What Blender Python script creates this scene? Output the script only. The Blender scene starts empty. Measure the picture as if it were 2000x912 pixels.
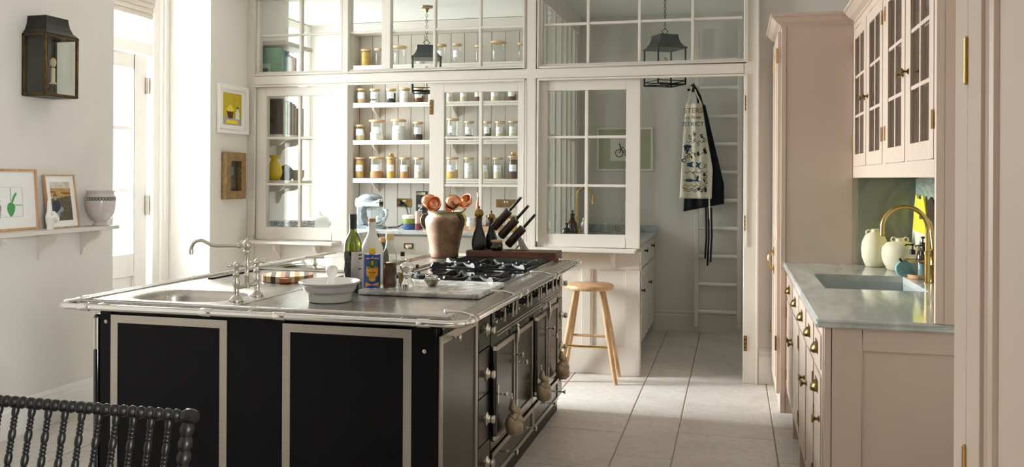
import bpy, bmesh, math, random
from mathutils import Vector, Matrix
random.seed(7)
R = math.radians
scene = bpy.context.scene
COL = scene.collection

# ---------------------------------------------------------------- camera
cam_d = bpy.data.cameras.new('camera')
cam = bpy.data.objects.new('camera', cam_d); COL.objects.link(cam)
cam_d.sensor_width = 36.0
cam_d.lens = 36.0 * 1700.0 / 2000.0
cam_d.shift_y = -(456.0 - 346.0) / 2000.0
cam_d.clip_start = 0.02
cam.matrix_world = Matrix.Translation((0, 0, 1.35)) @ Matrix.Rotation(R(14.321), 4, 'Z') @ Matrix.Rotation(R(90), 4, 'X') @ Matrix.Rotation(R(0.28), 4, 'Z')
scene.camera = cam

# ---------------------------------------------------------------- view, world, daylight
scene.view_settings.view_transform = 'Standard'
scene.view_settings.look = 'None'
scene.view_settings.gamma = 1.0
scene.view_settings.use_curve_mapping = False
scene.view_settings.exposure = 0.16
scene.cycles.max_bounces = 10
scene.cycles.diffuse_bounces = 5
scene.cycles.glossy_bounces = 5
scene.cycles.transmission_bounces = 8
scene.cycles.transparent_max_bounces = 24
scene.cycles.caustics_reflective = False
scene.cycles.caustics_refractive = False
scene.cycles.sample_clamp_indirect = 6.0
world = bpy.data.worlds.new('daylight_sky'); scene.world = world
world.use_nodes = True
wb = world.node_tree.nodes['Background']
wb.inputs[0].default_value = (0.93, 0.97, 1.0, 1)
wb.inputs[1].default_value = 3.5

def area(name, loc, direction, width, height, power, color=(1, 1, 1), spread=180):
    l = bpy.data.lights.new(name, 'AREA'); l.shape = 'RECTANGLE'
    l.size = width; l.size_y = height; l.energy = power; l.color = color; l.spread = R(spread)
    o = bpy.data.objects.new(name, l); COL.objects.link(o)
    o.location = loc; o.rotation_euler = Vector(direction).to_track_quat('-Z', 'Y').to_euler()
    return o
# daylight outside the garden door and pantry window; the side fill is added
area('daylight_garden_door', (-4.6, 5.08, 2.05), (1, -.26, -.42), 1.4, 2.2, 580, (0.93, 0.965, 1.0), 85)
area('daylight_garden_sky', (-4.25, 4.95, 1.5), (1, 0, -.1), 0.95, 2.3, 225, (0.95, 0.975, 1.0))
area('daylight_pantry_window', (-4.5, 6.95, 2.0), (1, .1, -.35), 1.2, 1.7, 66, (0.94, 0.98, 1.0), 120)
area('added_side_fill', (2.95, -1.1, 1.75), (-1, .62, -.1), 1.9, 1.7, 105, (0.95, 0.975, 1.0), 100)  # added lamp out of view, aimed to brighten the left wall

# ---------------------------------------------------------------- helpers
def lin(hexs):
    h = hexs.lstrip('#'); c = [int(h[i:i+2], 16)/255 for i in (0, 2, 4)]
    return tuple((x/12.92 if x <= .04045 else ((x+.055)/1.055)**2.4) for x in c) + (1,)
def sc(c, k): return tuple(min(1, x*k) for x in c[:3]) + (1,)
MATS = {}
def base_nodes(name):
    m = bpy.data.materials.new(name); m.use_nodes = True
    nt = m.node_tree; return m, nt, nt.nodes['Principled BSDF']
def coords(nt, scale=(1, 1, 1)):
    tc = nt.nodes.new('ShaderNodeTexCoord'); mp = nt.nodes.new('ShaderNodeMapping')
    mp.inputs['Scale'].default_value = scale
    nt.links.new(tc.outputs['Object'], mp.inputs['Vector']); return mp.outputs['Vector']
def noise(nt, vec, scale, detail=4, rough=.55, dist=0):
    n = nt.nodes.new('ShaderNodeTexNoise'); n.inputs['Scale'].default_value = scale
    n.inputs['Detail'].default_value = detail; n.inputs['Roughness'].default_value = rough
    n.inputs['Distortion'].default_value = dist
    nt.links.new(vec, n.inputs['Vector']); return n.outputs['Fac']
def ramp(nt, fac, stops):
    r = nt.nodes.new('ShaderNodeValToRGB'); e = r.color_ramp.elements
    while len(e) < len(stops): e.new(.5)
    for i, (p, c) in enumerate(stops): e[i].position = p; e[i].color = c
    nt.links.new(fac, r.inputs['Fac']); return r.outputs['Color']
def bump(nt, bs, fac, strength, dist=.002):
    b = nt.nodes.new('ShaderNodeBump'); b.inputs['Strength'].default_value = strength
    b.inputs['Distance'].default_value = dist
    nt.links.new(fac, b.inputs['Height']); nt.links.new(b.outputs['Normal'], bs.inputs['Normal'])
def mat(name, hexs, rough=.5, metal=0., var=.05, scale=6., bmp=0., bsc=80., stretch=(1, 1, 1), coat=0., trans=0., emit=0., sheen=0.):
    if name in MATS: return MATS[name]
    m, nt, bs = base_nodes(name); c = lin(hexs); v = coords(nt, stretch)
    f = noise(nt, v, scale)
    nt.links.new(ramp(nt, f, [(.3, sc(c, 1-var)), (.7, sc(c, 1+var))]), bs.inputs['Base Color'])
    bs.inputs['Roughness'].default_value = rough; bs.inputs['Metallic'].default_value = metal
    if coat: bs.inputs['Coat Weight'].default_value = coat; bs.inputs['Coat Roughness'].default_value = .06
    if trans: bs.inputs['Transmission Weight'].default_value = trans
    if sheen: bs.inputs['Sheen Weight'].default_value = sheen
    if emit:
        bs.inputs['Emission Color'].default_value = c; bs.inputs['Emission Strength'].default_value = emit
    if bmp: bump(nt, bs, noise(nt, v, bsc, 3), bmp)
    MATS[name] = m; return m
def wood(name, a, b, scale=3., stretch=(1, 12, 12), rough=.5):
    if name in MATS: return MATS[name]
    m, nt, bs = base_nodes(name); v = coords(nt, stretch)
    f = noise(nt, v, scale, 6, .6, .6)
    nt.links.new(ramp(nt, f, [(.3, lin(a)), (.68, lin(b))]), bs.inputs['Base Color'])
    bs.inputs['Roughness'].default_value = rough; bump(nt, bs, f, .15, .001)
    MATS[name] = m; return m
def marble(name, base, vein, scale=2.2, stretch=(1, 1, 1), rough=.12, pos=(.44, .5, .57), dist=1.6):
    if name in MATS: return MATS[name]
    m, nt, bs = base_nodes(name); v = coords(nt, stretch)
    f = noise(nt, v, scale, 9, .62, dist); b = lin(base); w = lin(vein)
    mid = tuple((x*.7+y*.3) for x, y in zip(b, w))
    nt.links.new(ramp(nt, f, [(.2, mid), (pos[0], b), (pos[1], w), (pos[2], b), (.9, sc(b, 1.06))]), bs.inputs['Base Color'])
    bs.inputs['Roughness'].default_value = rough; MATS[name] = m; return m
def brushed(name, hexs, rough=.28, stretch=(2, 60, 60), scale=6., metal=1.):
    if name in MATS: return MATS[name]
    m, nt, bs = base_nodes(name); v = coords(nt, stretch); f = noise(nt, v, scale, 4)
    c = lin(hexs)
    nt.links.new(ramp(nt, f, [(.3, sc(c, .9)), (.7, sc(c, 1.06))]), bs.inputs['Base Color'])
    mr = nt.nodes.new('ShaderNodeMapRange'); mr.inputs['To Min'].default_value = rough*.8; mr.inputs['To Max'].default_value = rough*1.25
    nt.links.new(f, mr.inputs['Value']); nt.links.new(mr.outputs['Result'], bs.inputs['Roughness'])
    bs.inputs['Metallic'].default_value = metal; MATS[name] = m; return m
def glass(name, tint=(1, 1, 1), refl=1.0, rough=.02, bias=0.):
    """thin glass: what is not reflected passes straight through"""
    if name in MATS: return MATS[name]
    m = bpy.data.materials.new(name); m.use_nodes = True; nt = m.node_tree
    nt.nodes.remove(nt.nodes['Principled BSDF'])
    tr = nt.nodes.new('ShaderNodeBsdfTransparent'); gl = nt.nodes.new('ShaderNodeBsdfGlossy')
    gl.inputs['Roughness'].default_value = rough
    v = coords(nt); f = noise(nt, v, 2.)
    nt.links.new(ramp(nt, f, [(.2, tuple(x*.985 for x in tint)+(1,)), (.8, tuple(tint)+(1,))]), tr.inputs['Color'])
    ge = nt.nodes.new('ShaderNodeNewGeometry'); dt = nt.nodes.new('ShaderNodeVectorMath'); dt.operation = 'DOT_PRODUCT'
    nt.links.new(ge.outputs['Normal'], dt.inputs[0]); nt.links.new(ge.outputs['Incoming'], dt.inputs[1])
    def mth(op, x, y):
        n = nt.nodes.new('ShaderNodeMath'); n.operation = op
        for i, q in enumerate((x, y)):
            if isinstance(q, (int, float)): n.inputs[i].default_value = q
            elif q is not None: nt.links.new(q, n.inputs[i])
        return n.outputs[0]
    schlick = mth('POWER', mth('SUBTRACT', 1.0, mth('ABSOLUTE', dt.outputs['Value'], None)), 5.0)
    ma = nt.nodes.new('ShaderNodeMath'); ma.operation = 'MULTIPLY_ADD'; ma.use_clamp = True
    ma.inputs[1].default_value = .9*refl; ma.inputs[2].default_value = .035*refl+bias
    nt.links.new(schlick, ma.inputs[0])
    mx = nt.nodes.new('ShaderNodeMixShader'); nt.links.new(ma.outputs[0], mx.inputs['Fac'])
    nt.links.new(tr.outputs[0], mx.inputs[1]); nt.links.new(gl.outputs[0], mx.inputs[2])
    nt.links.new(mx.outputs[0], nt.nodes['Material Output'].inputs['Surface'])
    MATS[name] = m; return m

class MB:
    """collects shapes in world coordinates"""
    def __init__(s): s.v = []; s.f = []
    def box(s, x0, y0, z0, x1, y1, z1):
        x0, x1 = min(x0, x1), max(x0, x1); y0, y1 = min(y0, y1), max(y0, y1); z0, z1 = min(z0, z1), max(z0, z1)
        n = len(s.v)
        s.v += [(x0,y0,z0),(x1,y0,z0),(x1,y1,z0),(x0,y1,z0),(x0,y0,z1),(x1,y0,z1),(x1,y1,z1),(x0,y1,z1)]
        s.f += [tuple(n+i for i in q) for q in ((0,3,2,1),(4,5,6,7),(0,1,5,4),(1,2,6,5),(2,3,7,6),(3,0,4,7))]
        return s
    def prism(s, poly, lo, hi, ax):
        """poly in the two other axes (x,y / x,z / y,z order), extruded along ax"""
        n = len(s.v); k = len(poly)
        for t in (lo, hi):
            for a, b in poly:
                s.v.append({'x': (t, a, b), 'y': (a, t, b), 'z': (a, b, t)}[ax])
        s.f.append(tuple(range(n, n+k))); s.f.append(tuple(range(n+2*k-1, n+k-1, -1)))
        for i in range(k): s.f.append((n+i, n+(i+1) % k, n+k+(i+1) % k, n+k+i))
        return s
    def lathe(s, prof, c, seg=20, ax='z', sx=1., sy=1.):
        n = len(s.v); k = len(prof)
        for r, h in prof:
            for i in range(seg):
                a = 2*math.pi*i/seg; p, q = r*math.cos(a)*sx, r*math.sin(a)*sy
                s.v.append({'z': (c[0]+p, c[1]+q, c[2]+h), 'x': (c[0]+h, c[1]+p, c[2]+q), 'y': (c[0]+p, c[1]+h, c[2]-q)}[ax])
        for j in range(k-1):
            for i in range(seg):
                a = n+j*seg+i; b = n+j*seg+(i+1) % seg
                s.f.append((a, b, b+seg, a+seg))
        if prof[0][0] > 1e-6: s.f.append(tuple(n+i for i in range(seg-1, -1, -1)))
        if prof[-1][0] > 1e-6: s.f.append(tuple(n+(k-1)*seg+i for i in range(seg)))
        return s
    def tube(s, pts, r, seg=8, closed=False):
        pts = [Vector(p) for p in pts]; k = len(pts); n = len(s.v)
        rr = r if isinstance(r, (list, tuple)) else [r]*k
        d0 = (pts[1]-pts[0]).normalized(); up = Vector((0, 0, 1)) if abs(d0.z) < .9 else Vector((1, 0, 0))
        side = d0.cross(up).normalized()
        for i, p in enumerate(pts):
            if closed: d = pts[(i+1) % k]-pts[i-1]
            else: d = pts[min(i+1, k-1)]-pts[max(i-1, 0)]
            d.normalize(); side = (side-d*side.dot(d)).normalized(); u2 = side.cross(d)
            for j in range(seg):
                a = 2*math.pi*j/seg; s.v.append(tuple(p+(side*math.cos(a)+u2*math.sin(a))*rr[i]))
        for i in range(k if closed else k-1):
            for j in range(seg):
                a = n+i*seg+j; b = n+i*seg+(j+1) % seg; a2 = n+((i+1) % k)*seg+j; b2 = n+((i+1) % k)*seg+(j+1) % seg
                s.f.append((a, b, b2, a2))
        if not closed:
            s.f.append(tuple(n+j for j in range(seg-1, -1, -1))); s.f.append(tuple(n+(k-1)*seg+j for j in range(seg)))
        return s
    def ball(s, c, r, seg=14, rings=8, sq=(1, 1, 1)):
        n0 = len(s.v)
        s.lathe([(max(1e-7, r*math.sin(math.pi*i/rings)) if 0 < i < rings else 0., -r*math.cos(math.pi*i/rings)) for i in range(rings+1)], (0, 0, 0), seg)
        s.v[n0:] = [(c[0]+x*sq[0], c[1]+y*sq[1], c[2]+z*sq[2]) for x, y, z in s.v[n0:]]; return s
    def grid(s, fn, nu, nv):
        n = len(s.v)
        for j in range(nv+1):
            for i in range(nu+1): s.v.append(tuple(fn(i/nu, j/nv)))
        for j in range(nv):
            for i in range(nu):
                a = n+j*(nu+1)+i; s.f.append((a, a+1, a+nu+2, a+nu+1))
        return s
    def xf(s, M, start=0):
        s.v[start:] = [tuple(M @ Vector(p)) for p in s.v[start:]]; return s
    def build(s, name, m, parent=None, smooth=0, bev=0., solid=0., label=None, origin=None):
        if parent is not None: o = ORI[parent]
        elif origin is not None: o = Vector(origin)
        else:
            xs = [p[0] for p in s.v]; ys = [p[1] for p in s.v]; zs = [p[2] for p in s.v]
            o = Vector(((min(xs)+max(xs))/2, (min(ys)+max(ys))/2, min(zs)))
        me = bpy.data.meshes.new(name)
        me.from_pydata([(p[0]-o.x, p[1]-o.y, p[2]-o.z) for p in s.v], [], s.f)
        bm = bmesh.new(); bm.from_mesh(me)
        bmesh.ops.remove_doubles(bm, verts=bm.verts, dist=1e-6)
        bmesh.ops.recalc_face_normals(bm, faces=bm.faces); bm.to_mesh(me); bm.free()
        if smooth:
            me.polygons.foreach_set('use_smooth', [True]*len(me.polygons)); me.set_sharp_from_angle(angle=R(smooth))
        me.materials.append(m)
        ob = bpy.data.objects.new(name, me); COL.objects.link(ob)
        if parent is not None: ob.parent = parent
        else: ob.location = o
        ORI[ob] = o
        if solid:
            sm = ob.modifiers.new('thick', 'SOLIDIFY'); sm.thickness = solid; sm.offset = 0
        if bev:
            bv = ob.modifiers.new('bevel', 'BEVEL'); bv.width = bev; bv.segments = 2; bv.limit_method = 'ANGLE'; bv.angle_limit = R(50)
        if label: ob['label'] = label
        return ob
ORI = {}
def box(*a): return MB().box(*a)
def thing(name, label, cat, loc, group=None):
    o = bpy.data.objects.new(name, None); COL.objects.link(o); o.empty_display_size = .05
    o.location = loc; ORI[o] = Vector(loc); o['label'] = label; o['category'] = cat
    if group: o['group'] = group
    return o
def struct(o, label=None, cat=None):
    o['kind'] = 'structure'
    if label: o['label'] = label
    if cat: o['category'] = cat
    return o
def sthing(name, label, cat, loc): return struct(thing(name, label, cat, loc))
def tag(o, label, cat, group=None):
    o['label'] = label; o['category'] = cat
    if group: o['group'] = group
    return o
def copy_tree(o, delta, parent=None):
    c = o.copy(); COL.objects.link(c)
    if parent is None: c.location = o.location + Vector(delta); ORI[c] = c.location.copy()
    else: c.parent = parent; ORI[c] = ORI[parent]
    for ch in list(o.children): copy_tree(ch, delta, c)
    return c
def text(body, size, M, m, name, parent, depth=.0006, align='CENTER'):
    cu = bpy.data.curves.new(name, 'FONT'); cu.body = body; cu.size = size; cu.extrude = depth
    cu.align_x = align; cu.align_y = 'CENTER'
    t = bpy.data.objects.new(name, cu); COL.objects.link(t)
    dg = bpy.context.evaluated_depsgraph_get(); me = bpy.data.meshes.new_from_object(t.evaluated_get(dg))
    bpy.data.objects.remove(t); bpy.data.curves.remove(cu)
    o = ORI[parent]; me.transform(Matrix.Translation(-o) @ M); me.materials.clear(); me.materials.append(m)
    ob = bpy.data.objects.new(name, me); COL.objects.link(ob); ob.parent = parent; ORI[ob] = o
    return ob
def arc(c, r, a0, a1, n, plane='xz'):
    out = []
    for i in range(n+1):
        a = R(a0+(a1-a0)*i/n); p, q = r*math.cos(a), r*math.sin(a)
        out.append({'xz': (c[0]+p, c[1], c[2]+q), 'yz': (c[0], c[1]+p, c[2]+q), 'xy': (c[0]+p, c[1]+q, c[2])}[plane])
    return out

# ---------------------------------------------------------------- materials
PLASTER = mat('plaster_wall', '#e2ddd6', .85, var=.015, bmp=.03)
PAINT = mat('cream_paint', '#dcd5cb', .42, var=.015)
WHITE = mat('white_paint', '#efece6', .4, var=.01)
PINK = mat('plaster_pink_paint', '#c9b4a4', .4, var=.015)
CEIL = mat('ceiling_paint', '#f2f0ea', .9, var=.01)
GROUT = mat('grout', '#a59a8a', .9)
STEEL = brushed('brushed_steel', '#c9c5be', .26)
STEELD = brushed('steel_trim', '#b7b0a6', .34)
CHROME = mat('chrome', '#e6e4e0', .07, 1., var=.02)
NICKEL = mat('satin_nickel', '#cdc7bb', .24, 1., var=.03)
BLACK = mat('black_enamel', '#08080b', .42, var=.1)
BLACK.node_tree.nodes['Principled BSDF'].inputs['Specular IOR Level'].default_value = .16
BLACKG = mat('gloss_black_enamel', '#121112', .12, var=.1, coat=.6)
IRON = mat('cast_iron', '#15161a', .42, var=.15, bmp=.1)
BRASS = mat('aged_brass', '#8f7442', .28, 1., var=.12, scale=30)
BRASSG = mat('bright_brass', '#cda868', .2, 1., var=.08, scale=20)
PEWTER = mat('dark_bronze', '#34312c', .45, .7, var=.25, scale=20)
BLKMET = mat('black_metal', '#181818', .45, .5, var=.1)
PANE = glass('window_glass', (.97, .985, .975))
JARG = glass('jar_glass', (.975, .985, .98), 1.3)
OAK = wood('oak', '#a9805a', '#d3ae84', 3., (8, 8, 1.2))
GOLDW = wood('gilt_oak', '#6b5233', '#96774a', 4., (6, 6, 6))
MARB = marble('grey_marble', '#cbcdc8', '#aeb1ad', 1.3, (2.2, .5, 1), .1, (.4, .52, .62), .8)
MARBW = marble('white_marble', '#eae8e2', '#a9aaa6', 3.5, (1, 1, 1), .2)
MARBG = marble('green_grey_marble', '#83867a', '#74776a', 3.0, (1, 1, 1), .2, (.42, .5, .58), 1.)
CREAMC = mat('stoneware_cream', '#ddd2b6', .6, var=.06, scale=14, bmp=.15, bsc=30)
PORC = mat('white_porcelain', '#f0eee8', .22, var=.01)
# ---------------------------------------------------------------- room shell
def tile_mat():
    m, nt, bs = base_nodes('limestone_tile')
    geo = nt.nodes.new('ShaderNodeNewGeometry'); v = geo.outputs['Position']
    f = noise(nt, v, 2.2, 8, .65, .5); g = noise(nt, v, 26., 4, .7)
    oi = nt.nodes.new('ShaderNodeObjectInfo')
    c1 = ramp(nt, f, [(.25, lin('#c3bbb0')), (.5, lin('#d3cdc5')), (.75, lin('#dfdad3'))])
    c2 = ramp(nt, g, [(.3, (.82, .82, .82, 1)), (.55, (1, 1, 1, 1))])
    c3 = ramp(nt, oi.outputs['Random'], [(0, (.93, .93, .93, 1)), (1, (1, 1, 1, 1))])
    def mul(a, b):
        x = nt.nodes.new('ShaderNodeMix'); x.data_type = 'RGBA'; x.blend_type = 'MULTIPLY'; x.inputs['Factor'].default_value = 1
        nt.links.new(a, x.inputs['A']); nt.links.new(b, x.inputs['B']); return x.outputs['Result']
    nt.links.new(mul(mul(c1, c2), c3), bs.inputs['Base Color'])
    bs.inputs['Roughness'].default_value = .45; bump(nt, bs, g, .12, .001); return m
TILE = tile_mat()
floor = struct(box(-4.1, -3.0, -.08, 2.9, 7.9, -.006).build('floor', GROUT), 'pale limestone flag floor running through kitchen and pantry', 'floor')
seams = [(-3.62, .2), (-3.13, .51), (-2.64, .07), (-2.35, .33), (-1.86, .18), (-1.55, .45), (-1.06, .3), (-.565, .1), (-.283, .214), (.21, .0), (.70, .4), (1.19, .22), (1.48, .5), (1.97, .12), (2.46, .35), (2.86, 0)]
tile_cache = {}
for (x0, off), (x1, _) in zip(seams, seams[1:]):
    y = -3.0 - .61 + (off % .61); L = .61
    if abs(x0+.565) < .01: L = .656; y = 4.238-.656*12
    elif abs(x0+.283) < .01: L = .608; y = 4.694-.608*13
    while y < 7.85:
        a, b = max(y, -3.0), min(y+L, 7.85); y += L
        if b-a < .03: continue
        w, l = round(x1-x0-.006, 3), round(b-a-.006, 3)
        if (w, l) not in tile_cache:
            t = MB().box(-w/2, -l/2, -.012, w/2, l/2, -.002)
            n = len(t.v); e = .0035
            t.v += [(-w/2+e,-l/2+e,0),(w/2-e,-l/2+e,0),(w/2-e,l/2-e,0),(-w/2+e,l/2-e,0)]
            t.f[1] = (n, n+1, n+2, n+3)
            t.f += [(4,5,n+1,n),(5,6,n+2,n+1),(6,7,n+3,n+2),(7,4,n,n+3)]
            me = bpy.data.meshes.new('tile'); me.from_pydata(t.v, [], t.f); me.materials.append(TILE); tile_cache[(w, l)] = me
        o = bpy.data.objects.new('tile', tile_cache[(w, l)]); COL.objects.link(o); o.parent = floor
        o.location = Vector(((x0+x1)/2, (a+b)/2, 0)) - ORI[floor]

HC = 2.8
# left wall: solid pieces around the openings (garden door, pantry window)
wl = MB(); XL0, XL1 = -4.07, -3.6
def wall_run(mb, y0, y1, z0, z1): mb.box(XL0, y0, z0, XL1, y1, z1)
wall_run(wl, -3.2, 4.455, 0, HC)
wall_run(wl, 4.455, 5.447, 2.7, HC)
wall_run(wl, 5.447, 6.56, 0, HC)
wall_run(wl, 6.56, 7.66, 0, .84)
wall_run(wl, 7.66, 8.0, 0, HC)
struct(wl.build('wall_left', PLASTER), 'cream plaster wall with lantern, shelf and garden door recess', 'wall')
struct(box(-3.6, 7.82, 0, 1.1, 8.0, HC).build('wall_back', PLASTER), 'rear pantry wall behind jar shelves and ladder', 'wall')
struct(MB().box(.99, 1.337, 0, 1.2, 7.82, HC).box(.99, .72, 0, 2.9, .86, HC).build('wall_right', PLASTER), 'right hand wall behind the pink cabinets', 'wall')
wr = box(-4.07, -3.2, 0, 2.9, -3.05, HC)
struct(wr.build('wall_rear', mat('dark_rear_bounce_cut', '#6a645a', .8)), 'plain wall behind the viewpoint', 'wall')  # unseen wall, colour darkened to cut light bouncing onto viewer-facing surfaces
ws = MB().box(2.8, -3.05, 0, 2.9, .72, .85).box(2.8, -3.05, 2.55, 2.9, .72, HC).box(2.8, -3.05, .85, 2.9, -2.1, 2.55).box(2.8, -.1, .85, 2.9, .72, 2.55)  # unseen wall; its opening is made up to let the fill lamp in
struct(ws.build('wall_side', PLASTER), 'side wall of the dining end with an added opening for fill light', 'wall')
struct(box(-4.07, -3.2, HC, 2.9, 8.0, HC+.1).build('ceiling', CEIL), 'white ceiling over kitchen and pantry', 'ceiling')
# partition wall to the right of the glazed screen
struct(box(.154, 5.98, 0, .99, 6.1, HC).build('wall_partition', PLASTER), 'short wall strip between glazed screen and pink larder', 'wall')

def skirt(path_x, y0, y1, h=.185):
    return [(path_x, 0), (path_x+.02, 0), (path_x+.02, h-.05), (path_x+.012, h-.035), (path_x+.014, h-.02), (path_x+.005, h), (path_x, h)]
bb = MB().prism(skirt(-3.6, 0, 0), 1.9, 4.455, 'y'); bb.prism(skirt(-3.6, 0, 0), 5.447, 5.93, 'y'); bb.prism(skirt(-3.6, 0, 0), -3.0, 1.9, 'y')
struct(bb.build('baseboard_left', WHITE), 'tall moulded white skirting along the left wall', 'baseboard')
def skirt_y(y, h=.185, t=.02):
    return [(y, 0), (y-t, 0), (y-t, h-.05), (y-t*.55, h-.035), (y-t*.7, h-.02), (y-t*.2, h), (y, h)]
struct(MB().prism(skirt_y(7.82), -.69, .99, 'x').build('baseboard_back', PAINT), 'moulded skirting behind the ladder in the pantry', 'baseboard')
struct(MB().prism(skirt_y(5.98, .23, .035), .16, .262, 'x').build('baseboard_right', WHITE), 'short moulded plinth block beside the larder', 'baseboard')

# ---------------------------------------------------------------- garden door in the left wall
d = sthing('door_1', 'white glazed garden door with brass hinges in deep bright recess', 'door', (-4.03, 4.9, 0))
fr = MB().box(-4.07, 5.295, 0, -3.95, 5.447, 2.7).box(-4.07, 4.455, 0, -3.95, 4.53, 2.7).box(-4.07, 4.53, 2.19, -3.96, 5.295, 2.27).box(-4.07, 4.53, 2.63, -3.95, 5.295, 2.7)
fr.box(-3.97, 5.36, 0, -3.93, 5.447, 2.7)
fr.box(-4.05, 4.53, 2.27, -3.99, 4.60, 2.63).box(-4.05, 5.225, 2.27, -3.99, 5.295, 2.63).box(-4.05, 4.6, 2.27, -3.99, 5.225, 2.31).box(-4.05, 4.6, 2.59, -3.99, 5.225, 2.63)
fr.build('frame', WHITE, d, bev=.004)
lf = MB().box(-4.05, 4.535, .02, -3.995, 4.64, 2.18).box(-4.05, 5.15, .02, -3.995, 5.285, 2.18).box(-4.05, 4.64, 2.08, -3.995, 5.15, 2.18).box(-4.05, 4.64, .02, -3.995, 5.15, .22).box(-4.05, 4.64, .66, -3.995, 5.15, .815)
lf.box(-4.035, 4.64, .22, -4.01, 5.15, .66)
lf.box(-4.04, 4.64, 1.655, -4.005, 5.15, 1.685).box(-4.04, 4.64, 1.235, -4.005, 5.15, 1.262).box(-4.04, 4.88, .815, -4.005, 4.90, 2.08)
leaf = lf.build('leaf', WHITE, d, bev=.004)
for z0, z1 in ((.815, 1.235), (1.262, 1.655), (1.685, 2.08)):
    for y0, y1 in ((4.64, 4.88), (4.90, 5.15)): box(-4.026, y0, z0, -4.022, y1, z1).build('pane', PANE, leaf)
box(-4.026, 4.6, 2.31, -4.022, 5.225, 2.59).build('pane', PANE, d)
for z0, z1 in ((1.92, 2.034), (1.073, 1.21)):
    h = box(-3.99, 5.262, z0, -3.982, 5.3, z1).build('hinge', NICKEL, d)
    MB().lathe([(.0, -.005), (.006, 0), (.006, z1-z0), (0, z1-z0+.006)], (-3.982, 5.285, z0), 8).build('pin', NICKEL, h, 30)
# dining window and pantry window frames
def side_window(name, label, y0, y1, z0, z1, cols, rows):
    w = sthing(name, label, 'window', (-4.03, (y0+y1)/2, z0))
    f = MB().box(-4.07, y0, z0, -3.97, y0+.07, z1).box(-4.07, y1-.07, z0, -3.97, y1, z1).box(-4.07, y0+.07, z0, -3.97, y1-.07, z0+.07).box(-4.07, y0+.07, z1-.07, -3.97, y1-.07, z1)
    a, b, c_, e = y0+.07, y1-.07, z0+.07, z1-.07
    for i in range(1, cols): f.box(-4.04, a+(b-a)*i/cols-.012, c_, -4.0, a+(b-a)*i/cols+.012, e)
    for j in range(1, rows): f.box(-4.039, a, c_+(e-c_)*j/rows-.012, -4.001, b, c_+(e-c_)*j/rows+.012)
    f.build('frame', WHITE, w, bev=.003)
    for i in range(cols):
        for j in range(rows): box(-4.022, a+(b-a)*i/cols+.012, c_+(e-c_)*j/rows+.012, -4.018, a+(b-a)*(i+1)/cols-.012, c_+(e-c_)*(j+1)/rows-.012).build('pane', PANE, w)
    return w
side_window('window_5', 'white framed window in the pantry recess', 6.56, 7.66, .84, 2.79, 2, 4)
# roman blind in the door recess
rb = thing('roman_blind', 'striped linen roman blind gathered above garden door', 'blind', (-3.88, 4.95, 2.43))
LINEN = mat('striped_linen', '#d8cec2', .9, var=.12, scale=2.5, stretch=(1, 1, 40))
for k in range(5):
    x0 = -3.91+.006*k; z0 = 2.43+.035*k
    MB().prism([(x0-.03, z0+.05), (x0+.012, z0+.04), (x0+.03, z0+.015), (x0+.02, z0-.008), (x0-.005, z0), (x0-.03, z0+.02)], 4.47, 5.20, 'y').build('fold', LINEN, rb, 60)
box(-3.93, 4.47, 2.63, -3.89, 5.20, 2.69).build('headrail', WHITE, rb)
MB().tube([(-3.9, 5.36, 2.62), (-3.9, 5.355, 1.9), (-3.9, 5.36, 1.02)], .003, 6).build('pull_cord', WHITE, rb)
# ---------------------------------------------------------------- glazed screen between kitchen and pantry
Y0, Y1 = 5.93, 6.03      # faces of the screen
FY = 5.955
t = sthing('trim_1', 'painted timber frame of the glazed pantry screen', 'frame', (-1.75, 5.98, 0))
for x0, x1 in ((-3.6, -3.545), (-2.815, -2.77), (-1.412, -1.346), (.06, .154)): box(x0, Y0, 0, x1, Y1, HC).build('post', PAINT, t, bev=.004)
box(-3.545, Y0-.002, 2.04, .06, Y1, 2.108).build('beam', PAINT, t, bev=.004)
box(-3.545, Y0+.003, 2.70, .06, Y1-.003, HC-.001).build('header', PAINT, t, bev=.004)
# moulding beads round each bay
def bead_frame(mb, x0, x1, z0, z1, y=Y0, s=.012, p=.008, bottom=True):
    mb.box(x0, y-p, z0, x0+s, y+.01, z1).box(x1-s, y-p, z0, x1, y+.01, z1).box(x0+s, y-p, z1-s, x1-s, y+.01, z1)
    if bottom: mb.box(x0+s, y-p, z0, x1-s, y+.01, z0+s)
for x0, x1 in ((-3.545, -1.425), (-1.335, .085)):
    bd = MB(); bead_frame(bd, x0, x1, 2.112, 2.70); bd.build('bead', PAINT, t, bev=.003)
    bd = MB(); bead_frame(bd, x0, x1, .9, 2.036, bottom=False); bd.build('bead', PAINT, t, bev=.003)
box(.142, Y0-.014, 0, .156, Y0+.01, HC).build('bead', PAINT, t, bev=.003)
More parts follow.
